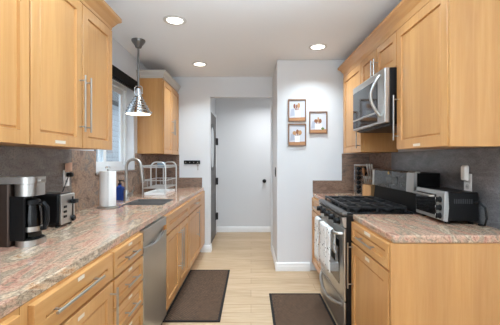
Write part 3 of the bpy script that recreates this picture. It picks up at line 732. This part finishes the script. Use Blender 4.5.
# spice rack: chrome stand with dark jars lying in rows
sx, sy, srz = 1.225, 3.55, -0.22
t = thing('spice_rack', (sx, sy, ZC1 + 0.0005), 'chrome wire spice rack of dark jars against the picture wall', 'spice rack', rz=srz)
mb = MB()
for x in (-0.07, 0.0, 0.07):
    for y in (-0.045, 0.045): mb.cyl((x, y, 0.0), (x, y, 0.325), 0.0045, n=8)
for z in (0.008, 0.32): mb.tube([(-0.07, -0.045, z), (0.07, -0.045, z), (0.07, 0.045, z), (-0.07, 0.045, z), (-0.07, -0.045, z)], 0.004, 8)
build('wire_frame', mb, CHROME, t, local=True, smooth=True)
mb = MB()
for r in range(6):
    z = 0.014 + r * 0.051
    for x in (-0.035, 0.035):
        for y in (-0.03, 0.03): mb.tube([(x - 0.035, y, z + 0.012), (x - 0.02, y, z + 0.003), (x, y, z - 0.0005), (x + 0.02, y, z + 0.003), (x + 0.035, y, z + 0.012)], 0.0022, 6)
build('jar_cradles', mb, CHROME, t, local=True, smooth=True)
build('top_bar', MB().box(-0.074, -0.05, 0.325, 0.074, 0.05, 0.337, 0.003), HANDLE, t, local=True)
Mr = Matrix.Translation((sx, sy, ZC1 + 0.0005)) @ Matrix.Rotation(srz, 4, 'Z')
rows = ['bottom', 'second from bottom', 'third from bottom', 'third from top', 'second from top', 'top']
proto = None
for r in range(6):
    for ci, x in enumerate((-0.035, 0.035)):
        c0 = Vector((x, 0, 0.014 + r * 0.051 + 0.0245))
        lab = 'dark spice jar in the %s row, %s column of the chrome rack' % (rows[r], ('left', 'right')[ci])
        if proto is None:
            mb = MB().lathe((0, 0, 0), [(0.018, -0.03), (0.0215, -0.026), (0.0215, 0.052), (0.019, 0.055)], 16, axis='y')
            j = build('spice_jar', mb, flat('dark_spice_glass', (34, 26, 22), 0.12), smooth=True, local=True)
            mb = MB().lathe((0, 0, 0), [(0.0205, -0.030), (0.0205, -0.048), (0.017, -0.05)], 16, axis='y')
            ld = build('lid', mb, BLACK, None, smooth=True, local=True); ld.parent = j; proto = (j, ld)
        else:
            j = proto[0].copy(); C.objects.link(j); ld = proto[1].copy(); C.objects.link(ld); ld.parent = j
        j.matrix_world = Mr @ Matrix.Translation(c0)
        tag(j, lab, 'spice jar', 'spice jars in the rack')

# toaster oven (local: front faces -x, width along y)
tx, ty = 1.158, 2.085
TZ = ZC1 + 0.0005
t = thing('toaster_oven', (tx, ty, TZ), 'silver and black toaster oven on the right granite counter', 'toaster oven', rz=-0.04)
D, W, HH = 0.208, 0.355, 0.195
build('body', MB().box(0.024, -W / 2 + 0.004, 0.018, D, W / 2 - 0.004, HH - 0.002, 0.01, 3), BLACK, t, local=True)
ff = MB().prism([(0.0, 0.02), (0.023, 0.016), (0.030, 0.10), (0.026, HH), (0.010, HH + 0.002), (0.002, HH - 0.008)], 'y', -W / 2, W / 2)
fo = build('front_frame', ff, flat('silver_plastic', (176, 176, 174), 0.32, 0.7), t, local=True, bevel=0.003)
dd = build('glass_door', MB().box(-0.006, -W / 2 + 0.085, 0.042, 0.001, W / 2 - 0.016, HH - 0.022, 0.003), OVENG, t, local=True)
build('door_handle', MB().tube([(-0.006, -W / 2 + 0.10, HH - 0.034), (-0.028, -W / 2 + 0.105, HH - 0.034), (-0.028, W / 2 - 0.035, HH - 0.034), (-0.006, W / 2 - 0.03, HH - 0.034)], 0.0075, 8), HANDLE, dd, local=True, smooth=True)
for z in (0.047, 0.096, 0.145):
    mb = MB().lathe((0, -W / 2 + 0.043, z), [(0.019, 0.004), (0.019, -0.004), (0.016, -0.006), (0.014, -0.02)], 18, axis='x').box(-0.027, -W / 2 + 0.040, z - 0.015, -0.018, -W / 2 + 0.046, z + 0.015, 0.001)
    kk = build('knob', mb, BLACK, t, local=True, smooth=True)
    build('pointer', MB().box(-0.0278, -W / 2 + 0.0415, z + 0.002, -0.0271, -W / 2 + 0.0445, z + 0.014), WHITE, kk, local=True)
mb = MB()
for i in range(9): mb.box(0.06 + i * 0.0125, -W / 2 + 0.0025, 0.125, 0.067 + i * 0.0125, -W / 2 + 0.0045, 0.152)
build('vent_slots', mb, flat('vent_grey', (52, 52, 54), 0.4), t, local=True)
for x in (0.04, D - 0.03):
    for y in (-W / 2 + 0.04, W / 2 - 0.04): build('foot', MB().cyl((x, y, 0.0), (x, y, 0.0185), 0.014, 0.017, 12), BLACK, t, local=True)
pts = [(D - 0.03, -W / 2 + 0.003, 0.13), (D - 0.02, -W / 2 - 0.02, 0.14), (D - 0.01, -W / 2 - 0.06, 0.11), (D - 0.008, -W / 2 - 0.07, 0.05), (D - 0.012, -W / 2 - 0.06, 0.010), (D - 0.02, -W / 2 - 0.02, 0.006)]
build('power_cord', MB().tube(pts, 0.006, 8), BLACK, t, local=True, smooth=True)

# right outlet with plugged-in white freshener
def outlet(x, s, y, z, label):
    t = thing('wall_outlet', (x, y, z), label, 'outlet')
    build('cover_plate', MB().box(x, y - 0.036, z - 0.058, x + s * 0.005, y + 0.036, z + 0.058, 0.002), WHITE, t)
    for dz in (-0.024, 0.024):
        so = build('socket', MB().lathe((x + s * 0.0051, y, z + dz), [(0.0165, 0), (0.0165, s * 0.0015), (0.012, s * 0.002)], 18, axis='x'), flat('socket_grey', (206, 204, 200), 0.4), t)
        build('slots', MB().box(x + s * 0.007, y - 0.007, z + dz - 0.005, x + s * 0.0075, y - 0.005, z + dz + 0.006).box(x + s * 0.007, y + 0.005, z + dz - 0.005, x + s * 0.0075, y + 0.007, z + dz + 0.006), BLACK, so)
    return t
xo = WR - 0.018
outlet(xo - 0.0003, -1, 2.035, 1.155, 'white wall outlet behind the toaster oven')
mb = MB()
def RR(x, y0, y1, z0, z1): return [Vector((x, y0, z0)), Vector((x, y1, z0)), Vector((x, y1, z1)), Vector((x, y0, z1))]
mb.loops([RR(xo - 0.009, 2.01, 2.06, 1.172, 1.262), RR(xo - 0.022, 2.01, 2.06, 1.166, 1.268), RR(xo - 0.038, 2.016, 2.054, 1.176, 1.258)], True, True)
tag(build('plug_in_freshener', mb, WHITE, origin=(xo - 0.01, 2.035, 1.17), bevel=0.006), 'white plug-in air freshener in the outlet above the toaster oven', 'air freshener')

# ------------------------------------------------------------------ left counter things
# coffee maker (faces +x)
qx, qy = -1.115, 1.475
TZL = ZC1 + 0.0005
t = thing('coffee_maker', (qx, qy, TZL), 'brushed steel and black drip coffee maker on the near left counter', 'coffee maker')
def rr(x0, x1, y0, y1, r, n=5):
    P = []
    for (cx, cy, a0) in ((x1 - r, y1 - r, 0), (x0 + r, y1 - r, PI / 2), (x0 + r, y0 + r, PI), (x1 - r, y0 + r, 1.5 * PI)):
        for i in range(n + 1): a = a0 + PI / 2 * i / n; P.append((cx + r * math.cos(a), cy + r * math.sin(a)))
    return P
def vloop(mb, poly, zs, cap=True):
    mb.loops([[Vector((x, y, z)) for x, y in poly] for z in zs], cap, cap); return mb
hw = 0.066
build('tower', vloop(MB(), rr(qx - 0.17, qx + 0.05, qy - hw, qy + hw, 0.012), [TZL + 0.001, TZL + 0.278]), DARKSTEEL, t, smooth=True)
build('inner_panel', MB().box(qx + 0.0505, qy - hw + 0.002, TZL + 0.034, qx + 0.056, qy + hw - 0.002, TZL + 0.222).box(qx + 0.0505, qy - hw + 0.001, TZL + 0.027, qx + 0.115, qy - hw + 0.012, TZL + 0.2235, 0.002), BLACK, t)
P = rr(qx + 0.051, qx + 0.145, qy - hw, qy + hw, 0.046, 9)
build('brew_head', vloop(MB(), P, [TZL + 0.224, TZL + 0.278]), STEEL_H, t, smooth=True)
P2 = rr(qx - 0.172, qx + 0.148, qy - hw - 0.002, qy + hw + 0.002, 0.048, 9)
lid = build('lid', vloop(MB(), P2, [TZL + 0.2795, TZL + 0.309]), STEEL_H, t, smooth=True)
build('lid_tab', MB().box(qx + 0.144, qy - 0.02, TZL + 0.285, qx + 0.16, qy + 0.02, TZL + 0.298, 0.004), HANDLE, lid)
build('button', MB().lathe((qx - 0.055, qy - hw - 0.0015, TZL + 0.294), [(0.011, 0.0), (0.011, -0.004), (0.008, -0.005)], 18, axis='y'), CHROME, t, smooth=True)
build('base_plate', vloop(MB(), rr(qx + 0.0505, qx + 0.152, qy - hw, qy + hw, 0.05, 9), [TZL, TZL + 0.026]), STEEL_H, t, smooth=True)
build('warming_plate', vloop(MB(), rr(qx + 0.058, qx + 0.146, qy - 0.05, qy + 0.058, 0.043, 9), [TZL + 0.0262, TZL + 0.031]), BLACK, t, smooth=True)
ccx = qx + 0.103; cz = TZL + 0.0315
t = thing('coffee_carafe', (ccx, qy, cz), 'glass coffee carafe with black handle inside the coffee maker', 'carafe')
build('jug', MB().lathe((ccx, qy, cz), [(0.036, 0.0), (0.042, 0.012), (0.043, 0.06), (0.041, 0.11), (0.036, 0.15)], 28, cap1=False), JAR, t, smooth=True)
build('steel_band', MB().lathe((ccx, qy, cz), [(0.0437, 0.03), (0.0443, 0.03), (0.0443, 0.052), (0.0437, 0.052)], 28, cap0=False, cap1=False), HANDLE, t, smooth=True)
build('lid', MB().lathe((ccx, qy, cz), [(0.037, 0.151), (0.038, 0.16), (0.034, 0.172), (0.02, 0.178)], 24), BLACK, t, smooth=True)
pts = [(ccx + 0.034, qy + 0.004, cz + 0.152), (ccx + 0.052, qy + 0.006, cz + 0.157), (ccx + 0.066, qy + 0.008, cz + 0.135), (ccx + 0.066, qy + 0.008, cz + 0.07), (ccx + 0.056, qy + 0.006, cz + 0.04), (ccx + 0.042, qy + 0.005, cz + 0.04)]
build('handle', MB().tube(pts, 0.011, 8), BLACK, t, smooth=True)
# coffee level
build('coffee', MB().lathe((ccx, qy, cz), [(0.034, 0.003), (0.04, 0.013), (0.0415, 0.03)], 28), flat('coffee_dark', (26, 16, 12), 0.1), t, smooth=True)

# toaster, short end to the aisle
ax, ay = -1.197, 1.90
t = thing('toaster', (ax, ay, TZL), 'black two-slice toaster with steel end panel beside the coffee maker', 'toaster')
build('body', MB().box(ax - 0.108, ay - 0.073, TZL + 0.012, ax + 0.10, ay + 0.073, TZL + 0.19, 0.018, 4), BLACK, t)
for y in (-0.03, 0.03): build('slot', MB().box(ax - 0.085, ay + y - 0.012, TZL + 0.1885, ax + 0.065, ay + y + 0.012, TZL + 0.1915, 0.001), SINKM, t)
e = build('end_panel', MB().box(ax + 0.098, ay - 0.071, TZL + 0.012, ax + 0.114, ay + 0.071, TZL + 0.186, 0.007, 3), STEEL_H, t)
build('lever_slot', MB().box(ax + 0.1135, ay + 0.036, TZL + 0.05, ax + 0.1155, ay + 0.05, TZL + 0.165), BLACK, e)
build('lever', MB().box(ax + 0.114, ay + 0.018, TZL + 0.125, ax + 0.143, ay + 0.062, TZL + 0.15, 0.006), BLACK, e)
build('dial', MB().lathe((ax + 0.113, ay + 0.043, TZL + 0.035), [(0.018, 0.0), (0.018, 0.008), (0.014, 0.014)], 18, axis='x'), BLACK, e, smooth=True)
for i in range(3): build('button', MB().box(ax + 0.1135, ay - 0.05, TZL + 0.05 + i * 0.028, ax + 0.118, ay - 0.02, TZL + 0.064 + i * 0.028, 0.003), BLACK, e)
for x in (-0.1, 0.085):
    for y in (-0.06, 0.06): build('foot', MB().cyl((ax + x, ay + y, TZL), (ax + x, ay + y, TZL + 0.014), 0.012, n=10), BLACK, t)

xo = WL + 0.018
outlet(xo + 0.0003, 1, 2.268, 1.172, 'white wall outlet above the toaster')
mb = MB().box(xo + 0.0085, 2.25, 1.18, xo + 0.05, 2.286, 1.212, 0.01, 3)
mb.tube([(xo + 0.035, 2.25, 1.193), (xo + 0.04, 2.225, 1.18), (xo + 0.03, 2.19, 1.10), (xo + 0.02, 2.13, 1.0), (xo + 0.025, 2.06, 0.925)], 0.0035, 8)
tag(build('power_plug', mb, BLACK, smooth=True, origin=(xo + 0.01, 2.268, 1.19)), 'black power plug and cord in the outlet above the toaster', 'plug')
mb = MB(); mb.loops([RR(xo + 0.0095, 2.238, 2.292, 1.214, 1.275), RR(xo + 0.03, 2.242, 2.288, 1.216, 1.28), RR(xo + 0.04, 2.25, 2.28, 1.222, 1.285)], True, True)
tag(build('plug_in_freshener', mb, PEACH, origin=(xo + 0.01, 2.265, 1.214), bevel=0.005), 'peach plug-in air freshener above the toaster', 'air freshener')

# paper towels
px_, py_ = -1.163, 2.60
t = thing('paper_towel_holder', (px_, py_, TZL), 'steel paper towel holder standing left of the faucet', 'paper towel holder')
build('base', MB().lathe((px_, py_, TZL), [(0.082, 0), (0.082, 0.006), (0.07, 0.012), (0.02, 0.014)], 28), HANDLE, t, smooth=True)
build('rod', MB().cyl((px_, py_, TZL + 0.012), (px_, py_, TZL + 0.312), 0.0055, n=10), HANDLE, t, smooth=True)
build('finial', MB().lathe((px_, py_, TZL + 0.31), [(0.008, 0.0), (0.017, 0.006), (0.02, 0.014), (0.015, 0.024), (0.005, 0.028)], 18), CHROME, t, smooth=True)
mb = MB().lathe((px_, py_, TZL + 0.0145), [(0.018, 0), (0.0615, 0), (0.0625, 0.003), (0.0625, 0.277), (0.0615, 0.28), (0.018, 0.28), (0.018, 0)], 36, cap0=False, cap1=False)
mb.box(px_ + 0.02, py_ - 0.0635, TZL + 0.016, px_ + 0.04, py_ - 0.0588, TZL + 0.294, 0.001)
tag(build('paper_towel_roll', mb, PAPER, smooth=True, origin=(px_, py_, TZL + 0.0145)), 'white paper towel roll on its steel holder', 'paper towels')

# soap bottle
bx_, by_ = -1.262, 3.08
t = thing('soap_dispenser', (bx_, by_, TZL), 'blue soap bottle with black pump beside the faucet', 'soap dispenser')
build('bottle', vloop(MB(), rr(bx_ - 0.042, bx_ + 0.042, by_ - 0.032, by_ + 0.032, 0.014), [TZL, TZL + 0.125]).lathe((bx_, by_, TZL), [(0.036, 0.1252), (0.016, 0.138), (0.015, 0.148)], 18), BLUE, t, smooth=True)
build('pump', MB().lathe((bx_, by_, TZL), [(0.017, 0.1482), (0.017, 0.162), (0.006, 0.165), (0.006, 0.18), (0.014, 0.182), (0.014, 0.192)], 16).tube([(bx_, by_, TZL + 0.187), (bx_ + 0.04, by_ - 0.01, TZL + 0.187), (bx_ + 0.046, by_ - 0.012, TZL + 0.178)], 0.005, 8), BLACK, t, smooth=True)

# dish rack
dx0, dx1, dy0, dy1 = -1.185, -0.935, 3.50, 4.0
t = thing('dish_rack', ((dx0 + dx1) / 2, (dy0 + dy1) / 2, TZL), 'two-tier silver wire dish rack on the far left counter', 'dish rack')
RACK = flat('rack_silver', (206, 206, 204), 0.3, 0.8)
dxm = -1.095
def arch(mb, y, r=0.008):
    zt = 1.276; R2 = 0.06; p = [(dxm, y, 1.0), (dxm, y, zt - R2)]
    for i in range(1, 7): a = PI - PI / 2 * i / 6; p.append((dxm + R2 + R2 * math.cos(a), y, zt - R2 + R2 * math.sin(a)))
    for i in range(0, 7): a = PI / 2 - PI / 2 * i / 6; p.append((dx1 - R2 + R2 * math.cos(a), y, zt - R2 + R2 * math.sin(a)))
    p.append((dx1, y, TZL + 0.001)); mb.tube(p, r, 10)
for y in (dy0, dy1):
    mb = MB(); arch(mb, y); build('end_arch', mb, RACK, t, smooth=True)
    build('post', MB().cyl((dx0, y, TZL), (dx0, y, 1.246), 0.007, n=10), RACK, t, smooth=True)
build('side_bar', MB().box(dx0 - 0.008, dy0 - 0.008, 1.222, dx0 + 0.004, dy1 + 0.008, 1.243, 0.003), RACK, t)
for (zr, nm, dep) in ((1.236, 'upper_shelf', 0.02), (1.075, 'lower_basket', 0.085)):
    mb = MB()
    for z in (zr, zr - dep):
        mb.tube([(dx0, dy0, z), (dx1, dy0, z), (dx1, dy1, z), (dx0, dy1, z), (dx0, dy0, z)], 0.006 if z == zr else 0.004, 8)
    n = 12
    for i in range(1, n):
        y = dy0 + (dy1 - dy0) * i / n; mb.tube([(dx0, y, zr), (dx0 + 0.003, y, zr - dep), (dx1 - 0.003, y, zr - dep), (dx1, y, zr)], 0.0022, 6)
    for i in range(1, 5):
        x = dx0 + (dx1 - dx0) * i / 5; mb.tube([(x, dy0, zr), (x, dy0 + 0.003, zr - dep), (x, dy1 - 0.003, zr - dep), (x, dy1, zr)], 0.0022, 6)
    build(nm, mb, RACK, t, smooth=True)
mb = slab_hole([dx0 + 0.012, dx1 - 0.012], [dy0 + 0.012, dy1 - 0.012], TZL + 0.001, TZL + 0.006, [])
mb.box(dx0 + 0.012, dy0 + 0.012, TZL + 0.006, dx0 + 0.018, dy1 - 0.012, TZL + 0.026).box(dx1 - 0.018, dy0 + 0.012, TZL + 0.006, dx1 - 0.012, dy1 - 0.012, TZL + 0.026)
mb.box(dx0 + 0.018, dy0 + 0.012, TZL + 0.006, dx1 - 0.018, dy0 + 0.018, TZL + 0.026).box(dx0 + 0.018, dy1 - 0.018, TZL + 0.006, dx1 - 0.018, dy1 - 0.012, TZL + 0.026)
build('drip_tray', mb, WHITE, t)
mb = MB().lathe((dx1 - 0.065, dy0 + 0.055, 1.2195), [(0.036, 0.0), (0.04, 0.01), (0.042, -0.0) if False else (0.042, 0.06), (0.038, 0.06), (0.035, 0.012)], 24)
tag(build('cup', mb, BLUEGREY, smooth=True, origin=(dx1 - 0.065, dy0 + 0.055, 1.148)), 'pale blue cup upside in the upper shelf of the dish rack'.replace('upside ', 'standing '), 'cup')

# pendant lamp over the sink
lx, ly = -1.105, 3.14
t = thing('pendant_lamp', (lx, ly, 1.74), 'ribbed chrome cone pendant lamp hanging over the sink', 'pendant lamp')
build('canopy', MB().lathe((lx, ly, CEIL), [(0.066, -0.0005), (0.066, -0.012), (0.055, -0.03), (0.036, -0.055), (0.028, -0.075), (0.010, -0.08)], 28), flat('lamp_nickel', (128, 126, 124), 0.3, 0.85), t, smooth=True)
build('rod', MB().cyl((lx, ly, 2.025), (lx, ly, CEIL - 0.07), 0.0095, n=12), bpy.data.materials['lamp_nickel'], t, smooth=True)
mb = MB().tube([(lx - 0.036, ly, 1.95), (lx - 0.036, ly, 2.01), (lx - 0.026, ly, 2.024), (lx, ly, 2.026), (lx + 0.026, ly, 2.024), (lx + 0.036, ly, 2.01), (lx + 0.036, ly, 1.95)], 0.005, 8)
mb.cyl((lx - 0.042, ly, 1.955), (lx + 0.042, ly, 1.955), 0.006, n=8)
build('yoke', mb, CHROME, t, smooth=True)
build('socket_cap', MB().lathe((lx, ly, 0), [(0.012, 2.005), (0.022, 1.998), (0.022, 1.955), (0.03, 1.95), (0.03, 1.925)], 20), flat('white_metal', (220, 222, 224), 0.25, 0.6), t, smooth=True)
prof = [(0.030, 1.925)]
steps = 6
for i in range(steps):
    r0 = 0.036 + i * 0.0145; z0 = 1.921 - i * 0.0265
    prof += [(r0, z0 + 0.0), (r0 + 0.007, z0 - 0.004), (r0 + 0.009, z0 - 0.011), (r0 + 0.006, z0 - 0.018), (r0 + 0.006, z0 - 0.0245)]
prof += [(0.121, 1.762), (0.1225, 1.757), (0.121, 1.752)]
inner = [(max(0.01, r - 0.004), z - 0.002) for r, z in prof[::-1]]
build('shade', MB().lathe((lx, ly, 0), prof + inner, 40, cap0=False, cap1=False), flat('shade_chrome', (190, 192, 194), 0.14, 1.0), t, smooth=True)
for s in (-1, 1): build('wing_screw', MB().cyl((lx + s * 0.112, ly, 1.764), (lx + s * 0.134, ly, 1.764), 0.004, n=8).cyl((lx + s * 0.13, ly, 1.757), (lx + s * 0.13, ly, 1.771), 0.004, n=8), CHROME, t)
build('lens', MB().lathe((lx, ly, 0), [(0.114, 1.757), (0.116, 1.751), (0.05, 1.746), (0.004, 1.745)], 32), BULB, t, smooth=True)

# recessed lights
LL = ['round recessed ceiling light nearest the camera, above the left counter', 'round recessed ceiling light farther away, in front of the doorway', 'round recessed ceiling light on the right, in front of the pictures']
for (x, y), lab in zip(LAMPS, LL):
    t = thing('ceiling_light', (x, y, CEIL), lab, 'ceiling light', 'recessed ceiling lights')
    build('trim_ring', MB().lathe((x, y, CEIL), [(0.066, -0.0008), (0.096, -0.0008), (0.096, -0.004), (0.084, -0.009), (0.070, -0.008), (0.066, -0.003)], 36, cap0=False, cap1=False), flat('ring_grey', (228, 226, 222), 0.4, 0.3), t, smooth=True)
    build('lens', MB().lathe((x, y, CEIL), [(0.066, -0.0008), (0.066, -0.004), (0.02, -0.006)], 32), LENS, t, smooth=True)

# pictures
MATP = [flat('print_ground', (204, 206, 214), 0.6), flat('print_table', (186, 136, 96), 0.6), flat('print_crock', (236, 236, 236), 0.6), flat('print_spoon', (142, 92, 66), 0.6), flat('print_spoon_light', (190, 146, 104), 0.6), flat('print_green', (104, 128, 70), 0.6), flat('print_shade', (176, 182, 198), 0.6)]
def picture(px0, px1, py0, py1, label, design):
    k = (YP - 0.02) / F
    x0, x1 = (px0 - 251) * k, (px1 - 251) * k; z1, z0 = H + (160 - py0) * k, H + (160 - py1) * k
    t = thing('picture_frame', ((x0 + x1) / 2, YP, z0), label, 'picture', 'kitchen pictures')
    mb = MB(); f = 0.013; yb, yf = YP - 0.0008, YP - 0.024
    mb.box(x0, yf, z0, x0 + f, yb, z1, 0.001).box(x1 - f, yf, z0, x1, yb, z1, 0.001).box(x0 + f, yf, z0, x1 - f, yb, z0 + f, 0.001).box(x0 + f, yf, z1 - f, x1 - f, yb, z1, 0.001)
    build('frame', mb, FRAMEW, t)
    mb = MB(); ypn = YP - 0.012; a0, a1, b0, b1 = x0 + f, x1 - f, z0 + f, z1 - f; w_, h_ = a1 - a0, b1 - b0
    mb.box(a0, ypn, b0, a1, YP - 0.002, b1)
    lay = [0]
    def quad(poly, mi):
        lay[0] += 1; y = ypn - 0.0003 * lay[0]; mb.mi = mi
        vs = [mb.bm.verts.new((a0 + u * w_, y, b0 + v * h_)) for u, v in poly]; fc = mb.bm.faces.new(vs); fc.material_index = mi
    def ell(u, v, ru, rv, mi, n=14): quad([(u + ru * math.cos(2 * PI * i / n), v + rv * math.sin(2 * PI * i / n)) for i in range(n)], mi)
    quad([(0, 0), (1, 0), (1, 0.17), (0, 0.14)], 1)
    quad([(0.05, 0.2), (0.35, 0.25), (0.3, 0.6), (0.12, 0.55)], 6)
    if design == 0:
        for (u, v, ru, rv, tx_, mi) in ((0.33, 0.72, 0.07, 0.12, 0.45, 3), (0.47, 0.70, 0.05, 0.10, 0.50, 3), (0.60, 0.75, 0.09, 0.13, 0.55, 4)):
            quad([(tx_ - 0.02, 0.45), (tx_ + 0.02, 0.45), (u + 0.03, v), (u - 0.03, v)], mi); ell(u, v, ru, rv, mi)
        quad([(0.38, 0.16), (0.72, 0.16), (0.74, 0.5), (0.36, 0.5)], 2)
    elif design == 1:
        for (u, v, ru, rv, tx_, mi) in ((0.33, 0.60, 0.12, 0.10, 0.45, 4), (0.52, 0.66, 0.09, 0.12, 0.50, 3), (0.68, 0.62, 0.12, 0.12, 0.56, 4)):
            quad([(tx_ - 0.02, 0.4), (tx_ + 0.02, 0.4), (u + 0.03, v), (u - 0.03, v)], mi); ell(u, v, ru, rv, mi)
        quad([(0.36, 0.14), (0.66, 0.14), (0.68, 0.46), (0.34, 0.46)], 2)
    else:
        for (u, v, ru, rv, tx_, mi) in ((0.36, 0.58, 0.12, 0.09, 0.42, 3), (0.62, 0.58, 0.10, 0.11, 0.58, 3), (0.5, 0.66, 0.05, 0.12, 0.5, 4)):
            quad([(tx_ - 0.02, 0.4), (tx_ + 0.02, 0.4), (u + 0.03, v), (u - 0.03, v)], mi); ell(u, v, ru, rv, mi)
        quad([(0.3, 0.15), (0.72, 0.15), (0.74, 0.44), (0.28, 0.44)], 2); ell(0.78, 0.2, 0.1, 0.06, 5)
    mb.mi = 0
    build('print', mb, MATP, t)
picture(288.2, 306.2, 99.2, 121.6, 'upper left framed print of a white crock of wooden utensils', 0)
picture(288.2, 306.2, 123.9, 145.9, 'lower left framed print of a crock with utensils, below another frame', 1)
picture(309.3, 327.4, 111.4, 133.6, 'right-hand framed print with a white pot and green sprig', 2)

# key rack on the doorway wall
k = YD / F
x0, x1 = (184 - 251) * k, (200.2 - 251) * k; zk = H - 2.3 * k
t = thing('key_rack', ((x0 + x1) / 2, YD, zk), 'small black key rack on the wall left of the doorway', 'key rack')
build('bar', MB().box(x0, YD - 0.016, zk - 0.026, x1, YD - 0.0005, zk + 0.026, 0.004), BLACK, t)
hk = []
for i in range(4):
    x = x0 + 0.03 + i * (x1 - x0 - 0.06) / 3; hk.append(x)
    build('hook', MB().tube([(x, YD - 0.015, zk + 0.004), (x, YD - 0.032, zk + 0.0), (x, YD - 0.038, zk - 0.008), (x, YD - 0.04, zk + 0.006)], 0.004, 8), HANDLE, t, smooth=True)
kx_ = hk[3]
mb = MB(); mb.tube([(kx_ + 0.012 * math.cos(a), YD - 0.03, zk - 0.017 + 0.014 * math.sin(a)) for a in [2 * PI * i / 16 for i in range(17)]], 0.0016, 6)
mb.lathe((kx_, YD - 0.03, zk - 0.047), [(0.014, -0.001), (0.014, 0.001)], 16, axis='y').box(kx_ - 0.0045, YD - 0.0312, zk - 0.11, kx_ + 0.0045, YD - 0.0288, zk - 0.055).box(kx_ + 0.003, YD - 0.031, zk - 0.105, kx_ + 0.009, YD - 0.029, zk - 0.09)
tag(build('key', mb, HANDLE, origin=(kx_, YD - 0.03, zk - 0.03)), 'silver key hanging from the right hook of the key rack', 'key')

# black switch plate on the return beside the doorway, and round knob on the hall end wall
t = thing('switch_plate', (0.305, 3.93, 1.165), 'narrow black switch plate on the wall edge right of the doorway', 'switch')
build('plate', MB().box(0.2975, 3.90, 1.095, 0.3045, 3.965, 1.21, 0.002), BLACK, t)
build('rocker', MB().box(0.2935, 3.915, 1.12, 0.2974, 3.95, 1.185, 0.002), flat('rocker_black', (36, 36, 38), 0.3), t)
kh = YH / F; hx_, hz_ = (264.3 - 251) * kh, H - 21 * kh
t = thing('coat_peg', (hx_, YH, hz_), 'small round black peg on the white wall at the end of the hall', 'peg')
build('rose', MB().lathe((hx_, YH, hz_), [(0.034, -0.0005), (0.034, -0.006), (0.015, -0.008), (0.012, -0.03)], 20, axis='y'), BLACK, t, smooth=True)
build('grip', MB().lathe((hx_, YH, hz_), [(0.014, -0.0302), (0.028, -0.036), (0.031, -0.048), (0.024, -0.06), (0.008, -0.064)], 20, axis='y'), BLACK, t, smooth=True)

# rugs
def rug(x0, y0, x1, y1, label):
    t = thing('kitchen_mat', ((x0 + x1) / 2, (y0 + y1) / 2, 0.0005), label, 'rug', 'woven kitchen mats'); b = 0.022
    build('weave', MB().box(x0 + b, y0 + b, 0.0006, x1 - b, y1 - b, 0.0085), RUG, t)
    mb = MB()
    mb.box(x0, y0, 0.0005, x0 + b, y1, 0.010, 0.003).box(x1 - b, y0, 0.0005, x1, y1, 0.010, 0.003).box(x0 + b, y0, 0.0005, x1 - b, y0 + b, 0.010, 0.003).box(x0 + b, y1 - b, 0.0005, x1 - b, y1, 0.010, 0.003)
    build('binding', mb, RUGB, t)
rug(-0.715, 2.56, -0.247, 3.765, 'dark brown woven mat with black edge in front of the sink')
rug(0.175, 1.95, 0.672, 3.10, 'dark brown woven mat with black edge in front of the range')
